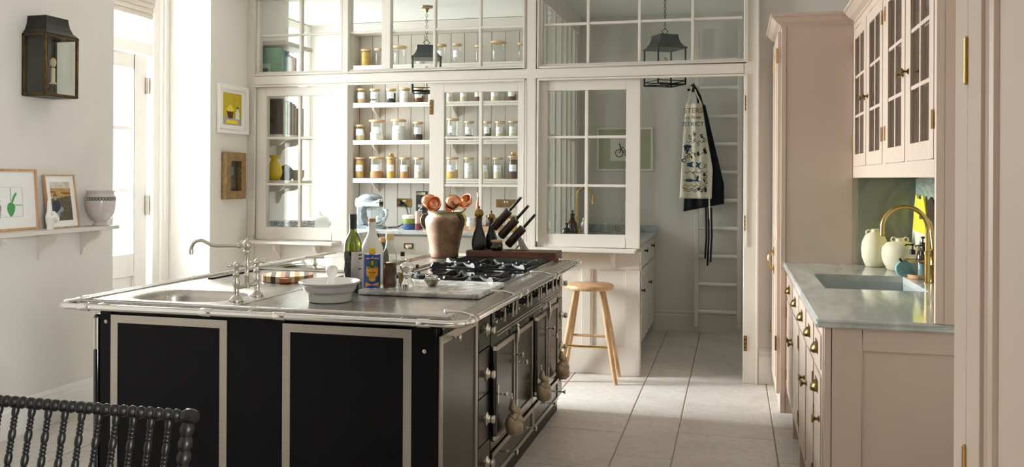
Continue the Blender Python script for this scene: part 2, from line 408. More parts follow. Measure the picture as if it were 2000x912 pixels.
# transom lights
def transom(name, label, xs, thick=()):
    w = sthing(name, label, 'window', ((xs[0]+xs[-1])/2, 5.97, 2.11))
    z0, zm, z1 = 2.14, 2.417, 2.69
    f = MB().box(xs[0]-.034, FY-.01, 2.108, xs[-1]+.028, FY+.05, z0).box(xs[0]-.034, FY-.01, z1, xs[-1]+.028, FY+.05, 2.70)
    f.box(xs[0]-.034, FY-.01, z0, xs[0], FY+.05, z1).box(xs[-1], FY-.01, z0, xs[-1]+.028, FY+.05, z1)
    for i, x in enumerate(xs[1:-1]):
        hw = .034 if i+1 in thick else .0095
        MB().box(x-hw, FY-(.012 if hw > .02 else -.002), z0, x+hw, FY+.045, z1).build('mullion', PAINT, w, bev=.003)
    f.build('sash', PAINT, w, bev=.003)
    for a, b in zip(xs, xs[1:]): box(a+.0095, FY+.004, zm-.0085, b-.0095, FY+.04, zm+.0085).build('glazing_bar', PAINT, w, bev=.003)
    for a, b in zip(xs, xs[1:]):
        for c0, c1 in ((z0, zm), (zm, z1)): box(a, FY+.022, c0, b, FY+.026, c1).build('pane', PANE, w)
transom('window_1', 'long transom light with twelve panes above jar shelves', [-3.511, -3.171, -2.839, -2.474, -2.106, -1.762, -1.442], (3,))
transom('window_2', 'transom light with eight panes above the open pantry doorway', [-1.305, -.983, -.63, -.274, .058])
# glazed sashes
def sash(name, label, x0, x1, z0, z1, gx0, gx1, gz0, gz1, rows, y=FY, th=.045, kind='window'):
    w = sthing(name, label, kind, ((x0+x1)/2, y, z0))
    f = MB().box(x0, y, z0, gx0, y+th, z1).box(gx1, y, z0, x1, y+th, z1).box(gx0, y, gz1, gx1, y+th, z1).box(gx0, y, z0, gx1, y+th, gz0)
    f.build('stile_frame', PAINT, w, bev=.0025)
    xm = (gx0+gx1)/2
    box(xm-.011, y+.004, gz0, xm+.011, y+th-.008, gz1).build('glazing_bar', PAINT, w, bev=.003)
    for zr in rows: box(gx0, y+.005, zr-.009, gx1, y+th-.009, zr+.009).build('glazing_bar', PAINT, w, bev=.003)
    zz = [gz0]+list(rows)+[gz1]
    for a, b in ((gx0, xm), (xm, gx1)):
        for c0, c1 in zip(zz, zz[1:]): box(a, y+.02, c0, b, y+.024, c1).build('pane', PANE, w)
    return w
sash('window_3', 'six pane sliding sash in front of the book shelves', -3.54, -2.82, .868, 2.022, -3.45, -2.906, .963, 1.956, (1.288, 1.639))
sash('window_4', 'six pane sliding sash in front of pantry sink', -1.338, -.623, .866, 2.024, -1.265, -.717, .957, 1.954, (1.294, 1.631))
dm = sash('door_2', 'tall glazed pantry door in front of jar shelves', -2.137, -1.416, .02, 2.03, -2.028, -1.479, .80, 1.958, (1.289, 1.633), kind='door')
box(-2.02, FY+.012, .12, -1.49, FY+.02, .74).build('panel', PAINT, dm)
for z in (1.80, .35):
    h = box(-2.137, FY-.004, z, -2.112, FY+.01, z+.105).build('hinge', BRASS, dm)
    for k in range(4): MB().ball((-2.124, FY-.0055, z+.014+.026*k), .0045, 8, 4).build('screw', BRASSG, h)
for z in (1.795, 1.005, .215):
    h = box(.066, Y0-.004, z, .086, Y0+.012, z+.1).build('hinge', BRASS, t)
    for k in range(4): MB().ball((.076, Y0-.0055, z+.013+.025*k), .004, 8, 4).build('screw', BRASSG, h)
# dado walls under the two sashes, with mouldings
def dado(n, label, x0, x1, panels):
    w = struct(box(x0, FY+.005, 0, x1, Y1, .84).build(n, PAINT), label, 'wall')
    f = MB(); f.box(x0, FY-.008, .725, x1, FY+.005, .84).box(x0, FY-.008, 0, x1, FY+.005, .185)
    xs = [x0]+[v for p in panels for v in p]+[x1]
    for a, b in zip(xs[0::2], xs[1::2]):
        if b-a > .002: f.box(a, FY-.008, .185, b, FY+.005, .725)
    f.build('rail_frame', PAINT, w, bev=.003)
    for a, b in panels: m = MB(); bead_frame(m, a, b, .185, .725, FY-.001, .01, .004); m.build('panel_moulding', PAINT, w)
dado('wall_dado_left', 'low panelled wall below the sash by the book shelves', -3.545, -2.815, [(-3.46, -3.22), (-3.14, -2.9)])
dado('wall_dado_right', 'low panelled wall behind the wooden stool', -1.346, -.617, [(-1.27, -1.02), (-.954, -.715)])
# ledges on brackets
def bracket(mb, x, y_wall, z, dep, hgt, th, sgn=-1):
    """S shaped bracket in a y-z plane, hung under z, standing off y_wall"""
    pts = [(0, 0), (dep, 0), (dep, -.12*hgt)]
    for i in range(11):
        u = i/10; pts.append((dep*(1-u)*(1 if u < .5 else 1) - dep*.12*math.sin(u*2*math.pi)*-1*.9 if 0 < u < 1 else dep*(1-u)*.96+.004*u, -hgt*(.14+.86*u)))
    poly = [(y_wall+sgn*max(p[0], .0), z+p[1]) for p in pts]
    mb.prism(poly, x-th/2, x+th/2, 'x')
def ledge(label, x0, x1, brs):
    l = thing('ledge_shelf', label, 'shelf', ((x0+x1)/2, 5.89, .845))
    box(x0, 5.80, .845, x1, FY-.001, .865).build('board', PAINT, l, bev=.003)
    for x in brs:
        b = MB(); bracket(b, x, FY-.008, .8445, .10, .125, .022); b.build('bracket', PAINT, l)
ledge('narrow bracketed ledge under left sash behind the tap', -3.585, -2.83, (-3.33, -3.0))
ledge('narrow bracketed ledge under right sash above the stool', -1.343, -.64, (-1.2, -.795))
# ---------------------------------------------------------------- right hand cabinetry
def cornice(mb, x0, y0, x1, y1, prof):
    """ring loft: stands out towards -x and -y only"""
    n = len(mb.v); k = len(prof)
    for o, z in prof: mb.v += [(x0-o, y0-o, z), (x1, y0-o, z), (x1, y1, z), (x0-o, y1, z)]
    for j in range(k-1):
        for i in range(4):
            a = n+j*4+i; b = n+j*4+(i+1) % 4; mb.f.append((a, b, b+4, a+4))
    mb.f.append((n+3, n+2, n+1, n)); mb.f.append(tuple(n+(k-1)*4+i for i in range(4))); return mb
CPROF = [(0, 2.222), (.006, 2.222), (.006, 2.232), (.012, 2.236), (.03, 2.246), (.045, 2.262), (.052, 2.268), (.052, 2.274), (.064, 2.278), (.064, 2.292), (0, 2.292)]
def knob(p, ax, sgn, r, m, parent, name='knob', L=.028):
    """turned knob on a short stem standing off a face; ax is the face normal"""
    prof = [(r*.75, 0), (r*.75, .003), (r*.38, .006), (r*.34, L*.5), (r*.6, L*.62), (r, L*.78), (r*.95, L*.95), (r*.5, L), (0, L)]
    return MB().lathe([(a, sgn*h) for a, h in prof], p, 14, ax).build(name, m, parent, 50)
# tall larder
t = thing('larder_cupboard', 'tall pink larder cupboard with cornice between counter and pantry screen', 'cupboard', (.62, 5.6, 0))
lb = MB().box(.262, 5.25, 0, .985, 5.92, 2.225)
lb.build('carcass', PINK, t, bev=.003)
MB().box(.262, 5.243, 0, .288, 5.2495, 2.222).box(.2905, 5.245, 0, .648, 5.2495, 2.222).build('side_panel', PINK, t, bev=.001)
for y0, y1, s in ((5.285, 5.585, -1), (5.60, 5.895, 1)):
    dd = box(.242, y0, .10, .2615, y1, 2.2).build('door', PINK, t, bev=.002)
    MB().box(.239, y0+.07, .18, .2425, y1-.07, .98).box(.239, y0+.07, 1.06, .2425, y1-.07, 2.12).build('panel', PINK, dd)
    hy = y0+.004 if s < 0 else y1-.004
    for z in (.35, 2.02):
        h = box(.236, hy-.009, z, .2425, hy+.009, z+.085).build('hinge', BRASSG, dd)
        MB().lathe([(.0045, 0), (.0045, .085)], (.237, hy, z), 8).build('pin', BRASSG, h)
    yc = y1-.03 if s < 0 else y0+.04
    hh = MB().tube([(.243, yc, .90), (.225, yc, .897), (.208, yc, .87), (.206, yc, .845), (.208, yc, .82), (.225, yc, .795), (.243, yc, .792)], .0055, 8)
    hh.box(.237, yc-.009, .875, .2425, yc+.009, .925).box(.237, yc-.009, .765, .2425, yc+.009, .815)
    hh.build('pull_handle', BRASSG, dd, 50)
cornice(MB(), .262, 5.25, .64, 5.92, CPROF).build('cornice', PINK, t, bev=.001)

# glazed wall cabinet
t = thing('glazed_wall_cabinet', 'pink wall cabinet with four glazed doors and brass knobs', 'wall cabinet', (.82, 4.2, 1.356))
b = MB().box(.97, 3.18, 1.36, .988, 5.245, 2.225).box(.67, 3.18, 1.36, .97, 5.245, 1.40).box(.67, 3.18, 2.2, .97, 5.245, 2.225).box(.67, 5.225, 1.40, .97, 5.245, 2.2)
b.box(.68, 4.205, 1.4, .97, 4.235, 2.2)
b.build('carcass', PINK, t)
f = MB().box(.651, 3.182, 1.356, .67, 5.249, 1.416).box(.651, 3.182, 2.186, .67, 5.249, 2.226)
for y0, y1 in ((5.228, 5.249), (4.702, 4.751), (4.156, 4.243), (3.656, 3.704), (3.182, 3.19)): f.box(.651, y0, 1.416, .67, y1, 2.186)
f.build('face_frame', PINK, t, bev=.002)
for sy0, sy1 in ((3.19, 4.2), (4.24, 5.22)):
    for sz in (1.69, 1.92): box(.69, sy0, sz, .965, sy1, sz+.014).build('shelf', PINK, t)
e = box(.651, 3.158, .868, .988, 3.18, 2.226).build('end_panel', PINK, t, bev=.002)
MB().box(.678, 3.1555, .868, .985, 3.1578, 2.226).build('panel_skin', PINK, e)
cornice(MB(), .651, 3.158, .988, 5.176, CPROF).build('cornice', PINK, t, bev=.001)
for i, (y0, y1) in enumerate(((4.754, 5.224), (4.246, 4.698), (3.708, 4.152), (3.194, 3.652))):
    f = MB(); gy0, gy1 = y0+.065, y1-.062; gz0, gz1 = 1.485, 2.123
    f.box(.648, y0, 1.42, .668, gy0, 2.182).box(.648, gy1, 1.42, .668, y1, 2.182).box(.648, gy0, 1.42, .668, gy1, gz0).box(.648, gy0, gz1, .668, gy1, 2.182)
    dd = f.build('door', PINK, t, bev=.002)
    ym = (gy0+gy1)/2; box(.65, ym-.009, gz0, .664, ym+.009, gz1).build('glazing_bar', PINK, dd, bev=.002)
    for z in (1.695, 1.912): box(.651, gy0, z-.008, .663, gy1, z+.008).build('glazing_bar', PINK, dd, bev=.002)
    zz = (gz0, 1.695, 1.912, gz1)
    for a, c_ in ((gy0, ym), (ym, gy1)):
        for z0, z1 in zip(zz, zz[1:]): box(.657, a, z0, .66, c_, z1).build('pane', PANE, dd)
    ky = y0+.025 if i % 2 == 0 else y1-.025
    knob((.648, ky, 1.765), 'x', -1, .014, BRASS, dd)
    hy = y1+.001 if i % 2 == 0 else y0-.001
    for z in (1.52, 2.05):
        box(.6435, hy-.008, z, .6475, hy+.008, z+.065).build('hinge', BRASSG, dd)

# niche lining of green grey marble
MB().box(.675, 5.232, .868, .985, 5.249, 1.354).build('b', MARBG)
o = bpy.data.objects['b']; o.name = 'marble_upstand'; tag(o, 'green grey veined marble slab lining the niche end behind vases', 'splashback')
o = box(.976, 3.19, .868, .989, 5.2315, 1.354).build('marble_upstand', marble('pale_green_marble', '#a9b3a6', '#8d988c', 2., (1, 1, 4)))
tag(o, 'pale marble slab on niche wall behind the brass tap', 'splashback')

# worktop with undermounted sink
w = thing('marble_worktop', 'polished grey marble worktop with sunken sink on pink cupboards', 'worktop', (.63, 4.2, .835))
sx0, sx1, sy0, sy1 = .392, .812, 4.06, 4.665
NOSE = [(.282, .836), (.276, .842), (.276, .846), (.282, .85), (.282, .853), (.277, .858), (.278, .864), (.284, .867)]
s = MB().box(.284, 3.18, .836, sx0, 5.2425, .867).box(sx1, 3.18, .836, .988, 5.2425, .867).box(sx0, 3.18, .836, sx1, sy0, .867).box(sx0, sy1, .836, sx1, 5.2425, .867)
s.prism(NOSE, 3.18, 5.2425, 'y')
s.prism([(p[0]-.276+3.168, p[1]) for p in NOSE]+[(3.18, .867), (3.18, .836)], .282, .988, 'x')
s.build('slab', MARB, w)
SINKM = mat('sink_stone', '#b3b8b4', .25, var=.03)
k = MB().box(sx0-.02, sy0-.02, .64, sx1+.02, sy1+.02, .655).box(sx0-.02, sy0-.02, .655, sx0, sy1+.02, .8355).box(sx1, sy0-.02, .655, sx1+.02, sy1+.02, .8355).box(sx0, sy0-.02, .655, sx1, sy0, .8355).box(sx0, sy1, .655, sx1, sy1+.02, .8355)
k.build('sink_bowl', SINKM, w)

# base units
names = ['pink base unit next to the tall larder', 'second pink base unit from the tall larder', 'pink base unit in the middle of the run', 'second pink base unit from the near end', 'narrow pink base unit at near end with two cup pulls']
ys = [5.2425, 4.735, 4.27, 3.86, 3.495, 3.20]
def cup(mb, x, y, z, w=.075, h=.036, d=.022):
    for i in range(9):
        pass
    def fn(u, v):
        a = math.pi*(.0+u); b = math.pi/2*v
        return (x-d*math.sin(b)*math.sin(a)**.6 if 0 < u < 1 else x, y+w/2*math.cos(a)*math.cos(b*.55)**.5, z+h*.5+(-h*v)+h*.5*math.sin(a)*(1-v)*.6)
    mb.grid(fn, 12, 6); return mb
def cup_pull(y, z, parent):
    mb = MB(); n = 12; x = .2945
    # half dome open below
    for j in range(5):
        ph = math.pi/2*j/4
        for i in range(n+1):
            th = math.pi*i/n
            mb.v.append((x-.024*math.sin(th)*math.cos(ph)**.8 if False else x-.024*math.cos(ph)*math.sin(th), y+.038*math.cos(th)*math.cos(ph)**.35, z-.016+.034*math.sin(ph)))
    for j in range(4):
        for i in range(n):
            a = j*(n+1)+i; mb.f.append((a, a+1, a+n+2, a+n+1))
    p = mb.build('cup_pull', BRASS, parent, 60, solid=.0025)
    box(x-.0018, y-.044, z-.02, x, y+.044, z+.026).build('back_plate', BRASS, p, bev=.0008)
for i, lab in enumerate(names):
    y1, y0 = ys[i]-.0015, ys[i+1]+.0015
    u = thing('base_unit', lab, 'base cabinet', (.64, (y0+y1)/2, 0), 'pink base units under the marble worktop')
    hc = .62 if y0 < 4.7 and y1 > 4.03 else .834
    MB().box(.316, y0, .12, .985, y1, hc).box(.316, y0, .655, .36, y1, .834).build('carcass', PINK, u)
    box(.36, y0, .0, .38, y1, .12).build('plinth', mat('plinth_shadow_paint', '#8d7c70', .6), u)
    box(.302, y0, .0, .33, y0+.05, .12).build('foot', PINK, u)
    MB().box(.30, y0, .12, .316, y0+.022, .834).box(.30, y1-.022, .12, .316, y1, .834).box(.30, y0+.022, .80, .316, y1-.022, .834).box(.30, y0+.022, .655, .316, y1-.022, .675).box(.30, y0+.022, .12, .316, y1-.022, .15).build('face_frame', PINK, u, bev=.0015)
    nd = 1 if i < 4 else 2
    for k in range(nd):
        z1 = .798-.145*k*0-(.125 if k else 0); z0 = z1-.12
        if i == 4 and k == 1: z0, z1 = .545, .652
        dr = box(.295, y0+.024, z0+.002 if not k else z0, .316, y1-.024, z1).build('drawer', PINK, u, bev=.001)
        cup_pull((y0+y1)/2, (z0+z1)/2, dr)
    ztop = .652 if i < 4 else .54
    yy0, yy1 = y0+.024, y1-.024
    dd = MB().box(.302, yy0, .154, .316, yy1, ztop).build('door', PINK, u)
    npl = max(2, round((yy1-yy0)/.075))
    for q in range(npl):
        a = yy0+(yy1-yy0)*q/npl; c_ = yy0+(yy1-yy0)*(q+1)/npl
        box(.296, a+.0012, .154, .302, c_-.0012, ztop).build('plank', PINK, dd, bev=.001)
    ky = yy0+.03 if i % 2 == 0 else yy1-.03
    knob((.296, ky, .50), 'x', -1, .015, BRASS, dd)
    for z in (.2, ztop-.1): box(.2915, (yy1 if i % 2 == 0 else yy0)-.006, z, .2955, (yy1 if i % 2 == 0 else yy0)+.006, z+.06).build('hinge', BRASS, dd)
# framed end panel of the run belongs to the near unit
e = MB().box(.305, 3.188, 0, .327, 3.2005, .834).box(.33, 3.188, 0, .428, 3.2005, .834).box(.428, 3.188, .76, .985, 3.2005, .834).box(.428, 3.188, 0, .985, 3.2005, .1).build('end_frame', PINK, u, bev=.0015)
box(.428, 3.196, .1, .985, 3.2005, .76).build('end_panel', PINK, u)

# tall near cupboard at the right edge
t = thing('tall_cupboard', 'tall cream pink cupboard at the right edge of the view', 'cupboard', (.6, 1.05, 0))
box(.318, .87, 0, .98, 1.335, 2.6).build('carcass', PINK, t)
box(.30, 1.2725, 0, .318, 1.337, 2.6).build('stile', PINK, t, bev=.001)
d_ = MB().box(.30, 1.205, .08, .318, 1.2705, 2.5).box(.30, .875, .08, .318, .94, 2.5).box(.30, .94, 2.4, .318, 1.205, 2.5).box(.30, .94, .08, .318, 1.205, .2).build('door', PINK, t, bev=.001)
MB().prism([(.318, 1.205), (.306, 1.2045), (.303, 1.198), (.309, 1.19), (.303, 1.182), (.306, 1.174), (.318, 1.17)], .2, 2.4, 'z').prism([(.318, .94), (.304, .946), (.303, .955), (.309, .965), (.318, .972)], .2, 2.4, 'z').build('panel_moulding', PINK, d_)
box(.312, .972, .2, .317, 1.17, 2.4).build('panel', PINK, d_)
for z in (1.478, .935):
    h = MB().lathe([(0, -.003), (.0032, 0), (.0032, .06), (0, .063)], (.2985, 1.2715, z), 10).build('hinge', BRASSG, t, 40)

# ---- things standing on the marble worktop
def vase(name, label, c, prof, ears, m):
    v = thing(name, label, 'vase', c); MB().lathe(prof, c, 32).build('body', m, v, 60)
    for s, (r, dz, off) in zip((-1, 1), ears):
        MB().tube(arc((c[0]+s*off, c[1], c[2]+dz), r, 0, 360, 14, 'xz')[:-1], .0045, 8, True).build('handle', m, v, 60)
CV = mat('vase_cream', '#e3dabc', .62, var=.05, scale=10, bmp=.2, bsc=18)
vase('bottle_vase', 'tall cream stoneware vase with two loop handles in niche corner', (.752, 5.14, .867), [(.035, 0), (.048, .004), (.066, .05), (.0705, .095), (.066, .135), (.05, .172), (.03, .187), (.02, .19), (.019, .203), (.022, .207), (.018, .207), (.015, .19)], [(.0125, .188, .032)]*2, CV)
vase('bottle_vase', 'squat round cream stoneware vase beside the tap', (.85, 4.97, .867), [(.045, 0), (.062, .005), (.083, .045), (.09, .085), (.086, .12), (.066, .145), (.04, .153), (.022, .154), (.021, .165), (.024, .17), (.019, .17), (.016, .155)], [(.011, .163, .030)]*2, CV)
tp = thing('brass_tap', 'brass swan neck tap over the marble sink', 'tap', (.87, 4.39, .867))
MB().lathe([(.017, 0), (.017, .004), (.0125, .006), (.0125, .13), (.0155, .132), (.0155, .148), (.011, .15)], (.87, 4.39, .867), 18).build('column', BRASSG, tp, 40)
R0 = .0975
MB().tube([(.87, 4.39, 1.01)]+arc((.87-R0, 4.39, 1.123), R0, 0, 180, 22)+[(.87-2*R0, 4.39, 1.085)], .0105, 14).build('spout', BRASSG, tp, 60)
MB().lathe([(.0115, -.004), (.0115, .0), (.0075, .001)], (.87-2*R0, 4.39, 1.086), 12).build('aerator', BRASS, tp, 40)
tp = thing('boiling_tap', 'second thicker brass tap column beside the swan neck', 'tap', (.905, 4.43, .867))
MB().lathe([(.019, 0), (.019, .004), (.0165, .006), (.0165, .08), (.0175, .082), (.0165, .084), (.0165, .14), (.018, .142), (.018, .155), (.012, .157)], (.905, 4.43, .867), 18).build('column', BRASSG, tp, 40)
MB().tube([(.905, 4.43, 1.015)]+arc((.905-.05, 4.49, 1.12), .05, 0, 90, 10), .009, 10).build('spout', BRASSG, tp, 60)
MB().tube([(.905, 4.43, .99), (.93, 4.40, .992)], .004, 8).build('lever', BRASS, tp, 40)
# chopping boards leaning on the niche wall
YEL = mat('yellow_lacquer', '#e9e04a', .4); CWH = mat('board_white', '#e9e4d2', .45); DKB = wood('dark_board', '#2a1d16', '#3d2a1f', 4., (1, 6, 2))
lean = Matrix.Translation((.952, 0, .867)) @ Matrix.Rotation(R(1.2), 4, 'Y') @ Matrix.Translation((-.952, 0, -.867))
t = thing('cat_eared_board', 'yellow and white cat eared board leaning in the niche', 'chopping board', (.95, 5.06, .867))
pl = [(4.93, .868), (5.205, .868), (5.205, 1.06), (4.93, 1.06)]
MB().prism([(4.815, .8685), (5.19, .8685), (5.185, 1.072), (4.82, 1.062)], .948, .956, 'x').xf(lean).build('lower_half', CWH, t)
MB().prism([(4.82, 1.062), (5.185, 1.072), (5.16, 1.19), (5.135, 1.262), (5.115, 1.268), (5.085, 1.245), (4.99, 1.243), (4.96, 1.268), (4.935, 1.258), (4.865, 1.18)], .948, .956, 'x').xf(lean).build('upper_half', YEL, t)
t = MB().prism([(4.66, .8685), (4.92, .8685), (4.92, 1.16), (4.88, 1.235), (4.80, 1.26), (4.70, 1.22), (4.66, 1.1)], .9565, .966, 'x').xf(lean).build('dark_board', DKB)
tag(t, 'dark rounded wooden board behind the yellow cat eared one', 'chopping board')
# soap bottles on a wooden tray, and a scrubbing brush
TEAL = mat('teal_bristle', '#7fa9a8', .9, var=.2, scale=60, bmp=.6, bsc=120); BLK = mat('black_plastic', '#141414', .4)
tray = thing('soap_tray', 'small oval wooden tray holding two soap bottles', 'tray', (.868, 4.6, .867))
MB().lathe([(.001, 0), (.064, 0), (.068, .004), (.068, .02), (.064, .02), (.062, .012), (.001, .012)], (.868, 4.6, .8675), 24, sx=.75, sy=1.1).build('dish', OAK, tray, 50)
MB().tube(arc((.868, 4.6, .955), .062, 0, 360, 20, 'xy')[:-1], .0035, 6, True).build('rail', BRASSG, tray, 50)
def pump_bottle(label, c, m, liq, h=.10, r=.024):
    b = thing('soap_bottle', label, 'soap bottle', c, 'pump bottles by the tap')
    MB().lathe([(0, .0), (r, .002), (r, h*.72), (r*.8, h*.86), (r*.42, h*.93), (r*.42, h)], c, 20).build('bottle', m, b, 60)
    if liq: MB().lathe([(0, .003), (r*.9, .004), (r*.9, h*.6), (0, h*.6)], c, 16).build('soap', liq, b, 50)
    p = MB().lathe([(r*.55, h), (r*.55, h+.022), (r*.2, h+.025), (r*.17, h+.042), (r*.4, h+.043), (r*.4, h+.052), (0, h+.054)], c, 14).build('pump', BLK, b, 40)
    MB().tube([(c[0], c[1], c[2]+h+.048), (c[0]-.03, c[1]-.012, c[2]+h+.048), (c[0]-.036, c[1]-.014, c[2]+h+.042)], .0035, 6).build('nozzle', BLK, p, 40)
LIQ = mat('clear_soap', '#bcd8dc', .1, trans=.6)
pump_bottle('clear soap bottle with black pump nearer the vases', (.85, 4.63, .8805), JARG, LIQ)
pump_bottle('clear soap bottle with black pump nearer the tap', (.886, 4.575, .8805), JARG, LIQ)
b = thing('amber_bottle', 'amber pump bottle standing behind the brass tap', 'soap bottle', (.915, 4.725, .867))
AMB = mat('amber_glass', '#2b1206', .08, coat=.5)
MB().lathe([(0, 0), (.03, .001), (.031, .09), (.024, .12), (.01, .135), (.01, .15)], (.915, 4.725, .8672), 18).build('bottle', AMB, b, 60)
MB().lathe([(.012, .15), (.012, .165), (.004, .168), (.004, .185), (.009, .186), (.009, .196), (0, .197)], (.915, 4.725, .8672), 12).build('pump', BLK, b, 40)
b = thing('scrubbing_brush', 'round teal scrubbing brush leaning on the soap tray', 'brush', (.80, 4.6, .867))
n = MB().lathe([(0, -.009), (.036, -.011), (.041, 0), (.036, .011), (0, .009)], (.805, 4.595, .912), 24, 'y'); n.build('bristles', TEAL, b, 50)
MB().tube([(.80, 4.592, .938), (.785, 4.588, .962)], .006, 8).build('handle', BLK, b, 40)
# glassware behind the cabinet doors
def tumbler(label, x, y, z, h, r):
    g = MB().lathe([(r*.8, .002), (r, h), (r*.93, h), (r*.74, .006), (0, .006)], (x, y, z+.001), 16).build('tumbler', JARG, None, 60)
    tag(g, label, 'glass', 'glasses inside the wall cabinet')
PLACE = ['nearest the end panel', 'second from the end panel', 'third from the end panel', 'fourth from the end panel', 'fifth from the end panel', 'sixth from the end panel']
for q, z in enumerate((1.401, 1.7055, 1.9355)):
    for k, y in enumerate((3.3, 3.42, 3.54, 3.82, 3.98, 4.42)):
        tumbler('clear drinking glass, %s on the %s cabinet shelf' % (PLACE[k], ['lowest', 'middle', 'top'][q]), .76+.05*((k+q) % 3), y, z, .09+.015*((k*7+q) % 3), .032)
# ---------------------------------------------------------------- island range
isl = thing('range_island', 'black enamel range island with steel trim and chrome rail', 'kitchen island', (-1.68, 3.9, 0))
XR = -.96
body = MB().box(-2.36, 2.86, .09, -1.0, 5.0, .70).box(-2.36, 2.86, .70, -2.33, 5.0, .842).box(-2.36, 2.86, .70, -1.0, 2.885, .842).box(-1.78, 2.86, .70, -1.0, 5.0, .842).box(-2.33, 3.3, .70, -1.78, 5.0, .842)
body.build('body', BLACK, isl)
box(-2.3, 2.92, 0, -.99, 4.96, .09).build('plinth', mat('plinth_black', '#1c1a18', .6), isl)
# end facing the viewer: corner posts, black centre and two steel framed panels
for x0, x1 in ((-2.356, -2.309), (-1.084, -1.012)): 
    p = box(x0, 2.848, .09, x1, 2.86, .842).build('end_post', BLACK, isl, bev=.001)
    for z in (.795, .25) if x0 > -2 else (.79,): MB().lathe([(.0075, 0), (.0075, -.004), (.004, -.006), (0, -.006)], ((x0+x1)/2+(.012 if x0 > -2 else .005), 2.848, z-(.05 if x0 > -2 else 0)), 12, 'y').build('screw', NICKEL, p, 40)
box(-1.807, 2.852, .09, -1.581, 2.86, .842).build('centre_panel', BLACK, isl)
MB().lathe([(.014, .09), (.014, .80), (.010, .812), (0, .815)], (-2.385, 2.868, 0), 12).build('hinge_post', BLACKG, isl, 40)
MB().lathe([(.016, 0), (.016, .12), (.012, .124), (0, .126)], (-2.386, 2.866, .68), 12).build('hinge_sleeve', NICKEL, isl, 40)
def framed(x0, x1, z0, z1, w=.031):
    f = MB(); y = 2.846
    # mitred frame
    for poly in ([(x0, z0), (x1, z0), (x1-w, z0+w), (x0+w, z0+w)], [(x1, z0), (x1, z1), (x1-w, z1-w), (x1-w, z0+w)], [(x1, z1), (x0, z1), (x0+w, z1-w), (x1-w, z1-w)], [(x0, z1), (x0, z0), (x0+w, z0+w), (x0+w, z1-w)]):
        f.prism(poly, y, 2.86, 'y')
    p = box(x0+w, 2.851, z0+w, x1-w, 2.86, z1-w).build('panel', BLACK, isl)
    f.build('steel_frame', STEELD, p, bev=.0008)
framed(-2.308, -1.807, .1, .818); framed(-1.581, -1.084, .1, .818)
# corner between end and front
box(-1.011, 2.85, .09, -.985, 2.872, .842).build('corner_strip', BLACK, isl)
# --- front facing the aisle
DARKP = mat('dark_satin_panel', '#423e39', .24, .8, var=.04, scale=3)
def front_frame(y0, y1, z0, z1, w=.026, x=XR, m=STEELD, name='door', pm=None, th=.018):
    dd = box(x-th, y0, z0, x-.006, y1, z1).build(name, pm or BLACKG, isl)
    f = MB()
    for poly in ([(y0, z0), (y1, z0), (y1-w, z0+w), (y0+w, z0+w)], [(y1, z0), (y1, z1), (y1-w, z1-w), (y1-w, z0+w)], [(y1, z1), (y0, z1), (y0+w, z1-w), (y1-w, z1-w)], [(y0, z1), (y0, z0), (y0+w, z0+w), (y0+w, z1-w)]):
        f.prism(poly, x-.006, x, 'x')
    f.build('steel_frame', m, dd, bev=.0008)
    return dd
def tee(y, z, parent, x=XR, L=.038, r=.013):
    return MB().lathe([(.006, 0), (.004, .006), (.0035, L*.35), (.0055, L*.45), (.0035, L*.55), (.004, L*.75), (r, L*.93), (r*.8, L), (0, L)], (x, y, z), 14, 'x').build('knob', NICKEL, parent, 50)
def rosette(y, z, parent, x=XR+.0):
    k = MB().lathe([(.027, 0), (.027, .004), (.018, .008), (.0125, .018), (.0175, .026), (.016, .034), (0, .037)], (x, y, z), 16, 'x').build('knob', NICKEL, parent, 40)
    return k
box(-1.0, 2.87, .09, XR-.0185, 4.965, .842).build('front_carcass', BLACKG, isl)
d1 = front_frame(2.795, 3.243, .115, .808, .03, pm=DARKP)
tee(2.905, .788, d1)
MB().box(XR-.03, 2.78, .1, XR-.012, 2.794, .835).build('corner_post', BLACK, isl)
# narrow drawer columns
def drawer_col(y0, y1, zs, kz):
    for z0, z1 in zs:
        dr = box(XR-.018, y0, z0, XR-.003, y1, z1).build('drawer', BLACKG if z0 > .66 else DARKP, isl, bev=.001)
        for z in kz:
            if z0 < z < z1: rosette((y0+y1)/2+.03, z, dr, XR-.003)
drawer_col(3.262, 3.425, [(.10, .285), (.29, .475), (.48, .66), (.665, .835)], (.2, .376, .556, .735))
drawer_col(4.845, 4.962, [(.10, .285), (.29, .475), (.48, .66), (.665, .835)], (.2, .376, .556, .74))
# control strip with tapered levers
cs = box(XR-.018, 3.435, .722, XR+.002, 4.84, .812).build('control_strip', BLACKG, isl, bev=.002)
for y in (3.56, 3.70, 3.76, 3.98, 4.05, 4.22, 4.27, 4.40, 4.56, 4.66, 4.76):
    kb = MB().lathe([(.021, 0), (.021, .004), (.014, .007), (.014, .02), (.0, .021)], (XR+.002, y, .768), 16, 'x').build('dial', BLACKG, cs, 40)
    box(XR+.018, y-.005, .738, XR+.027, y+.005, .80).build('dial_bar', NICKEL, kb, bev=.002)
for y in (3.49, 3.63, 3.88, 4.13, 4.48): MB().lathe([(.008, 0), (.008, .006), (0, .009)], (XR+.002, y, .748), 12, 'x').build('pilot_light', NICKEL, cs, 40)
vr = box(XR-.018, 3.435, .675, XR-.002, 4.84, .718).build('vent_strip', BLACKG, isl, bev=.001)
MB().tube([(XR, 3.52, .70), (XR, 4.82, .70)], .003, 6).tube([(XR, 3.52, .686), (XR, 4.82, .686)], .003, 6).build('vent_rib', STEELD, vr)
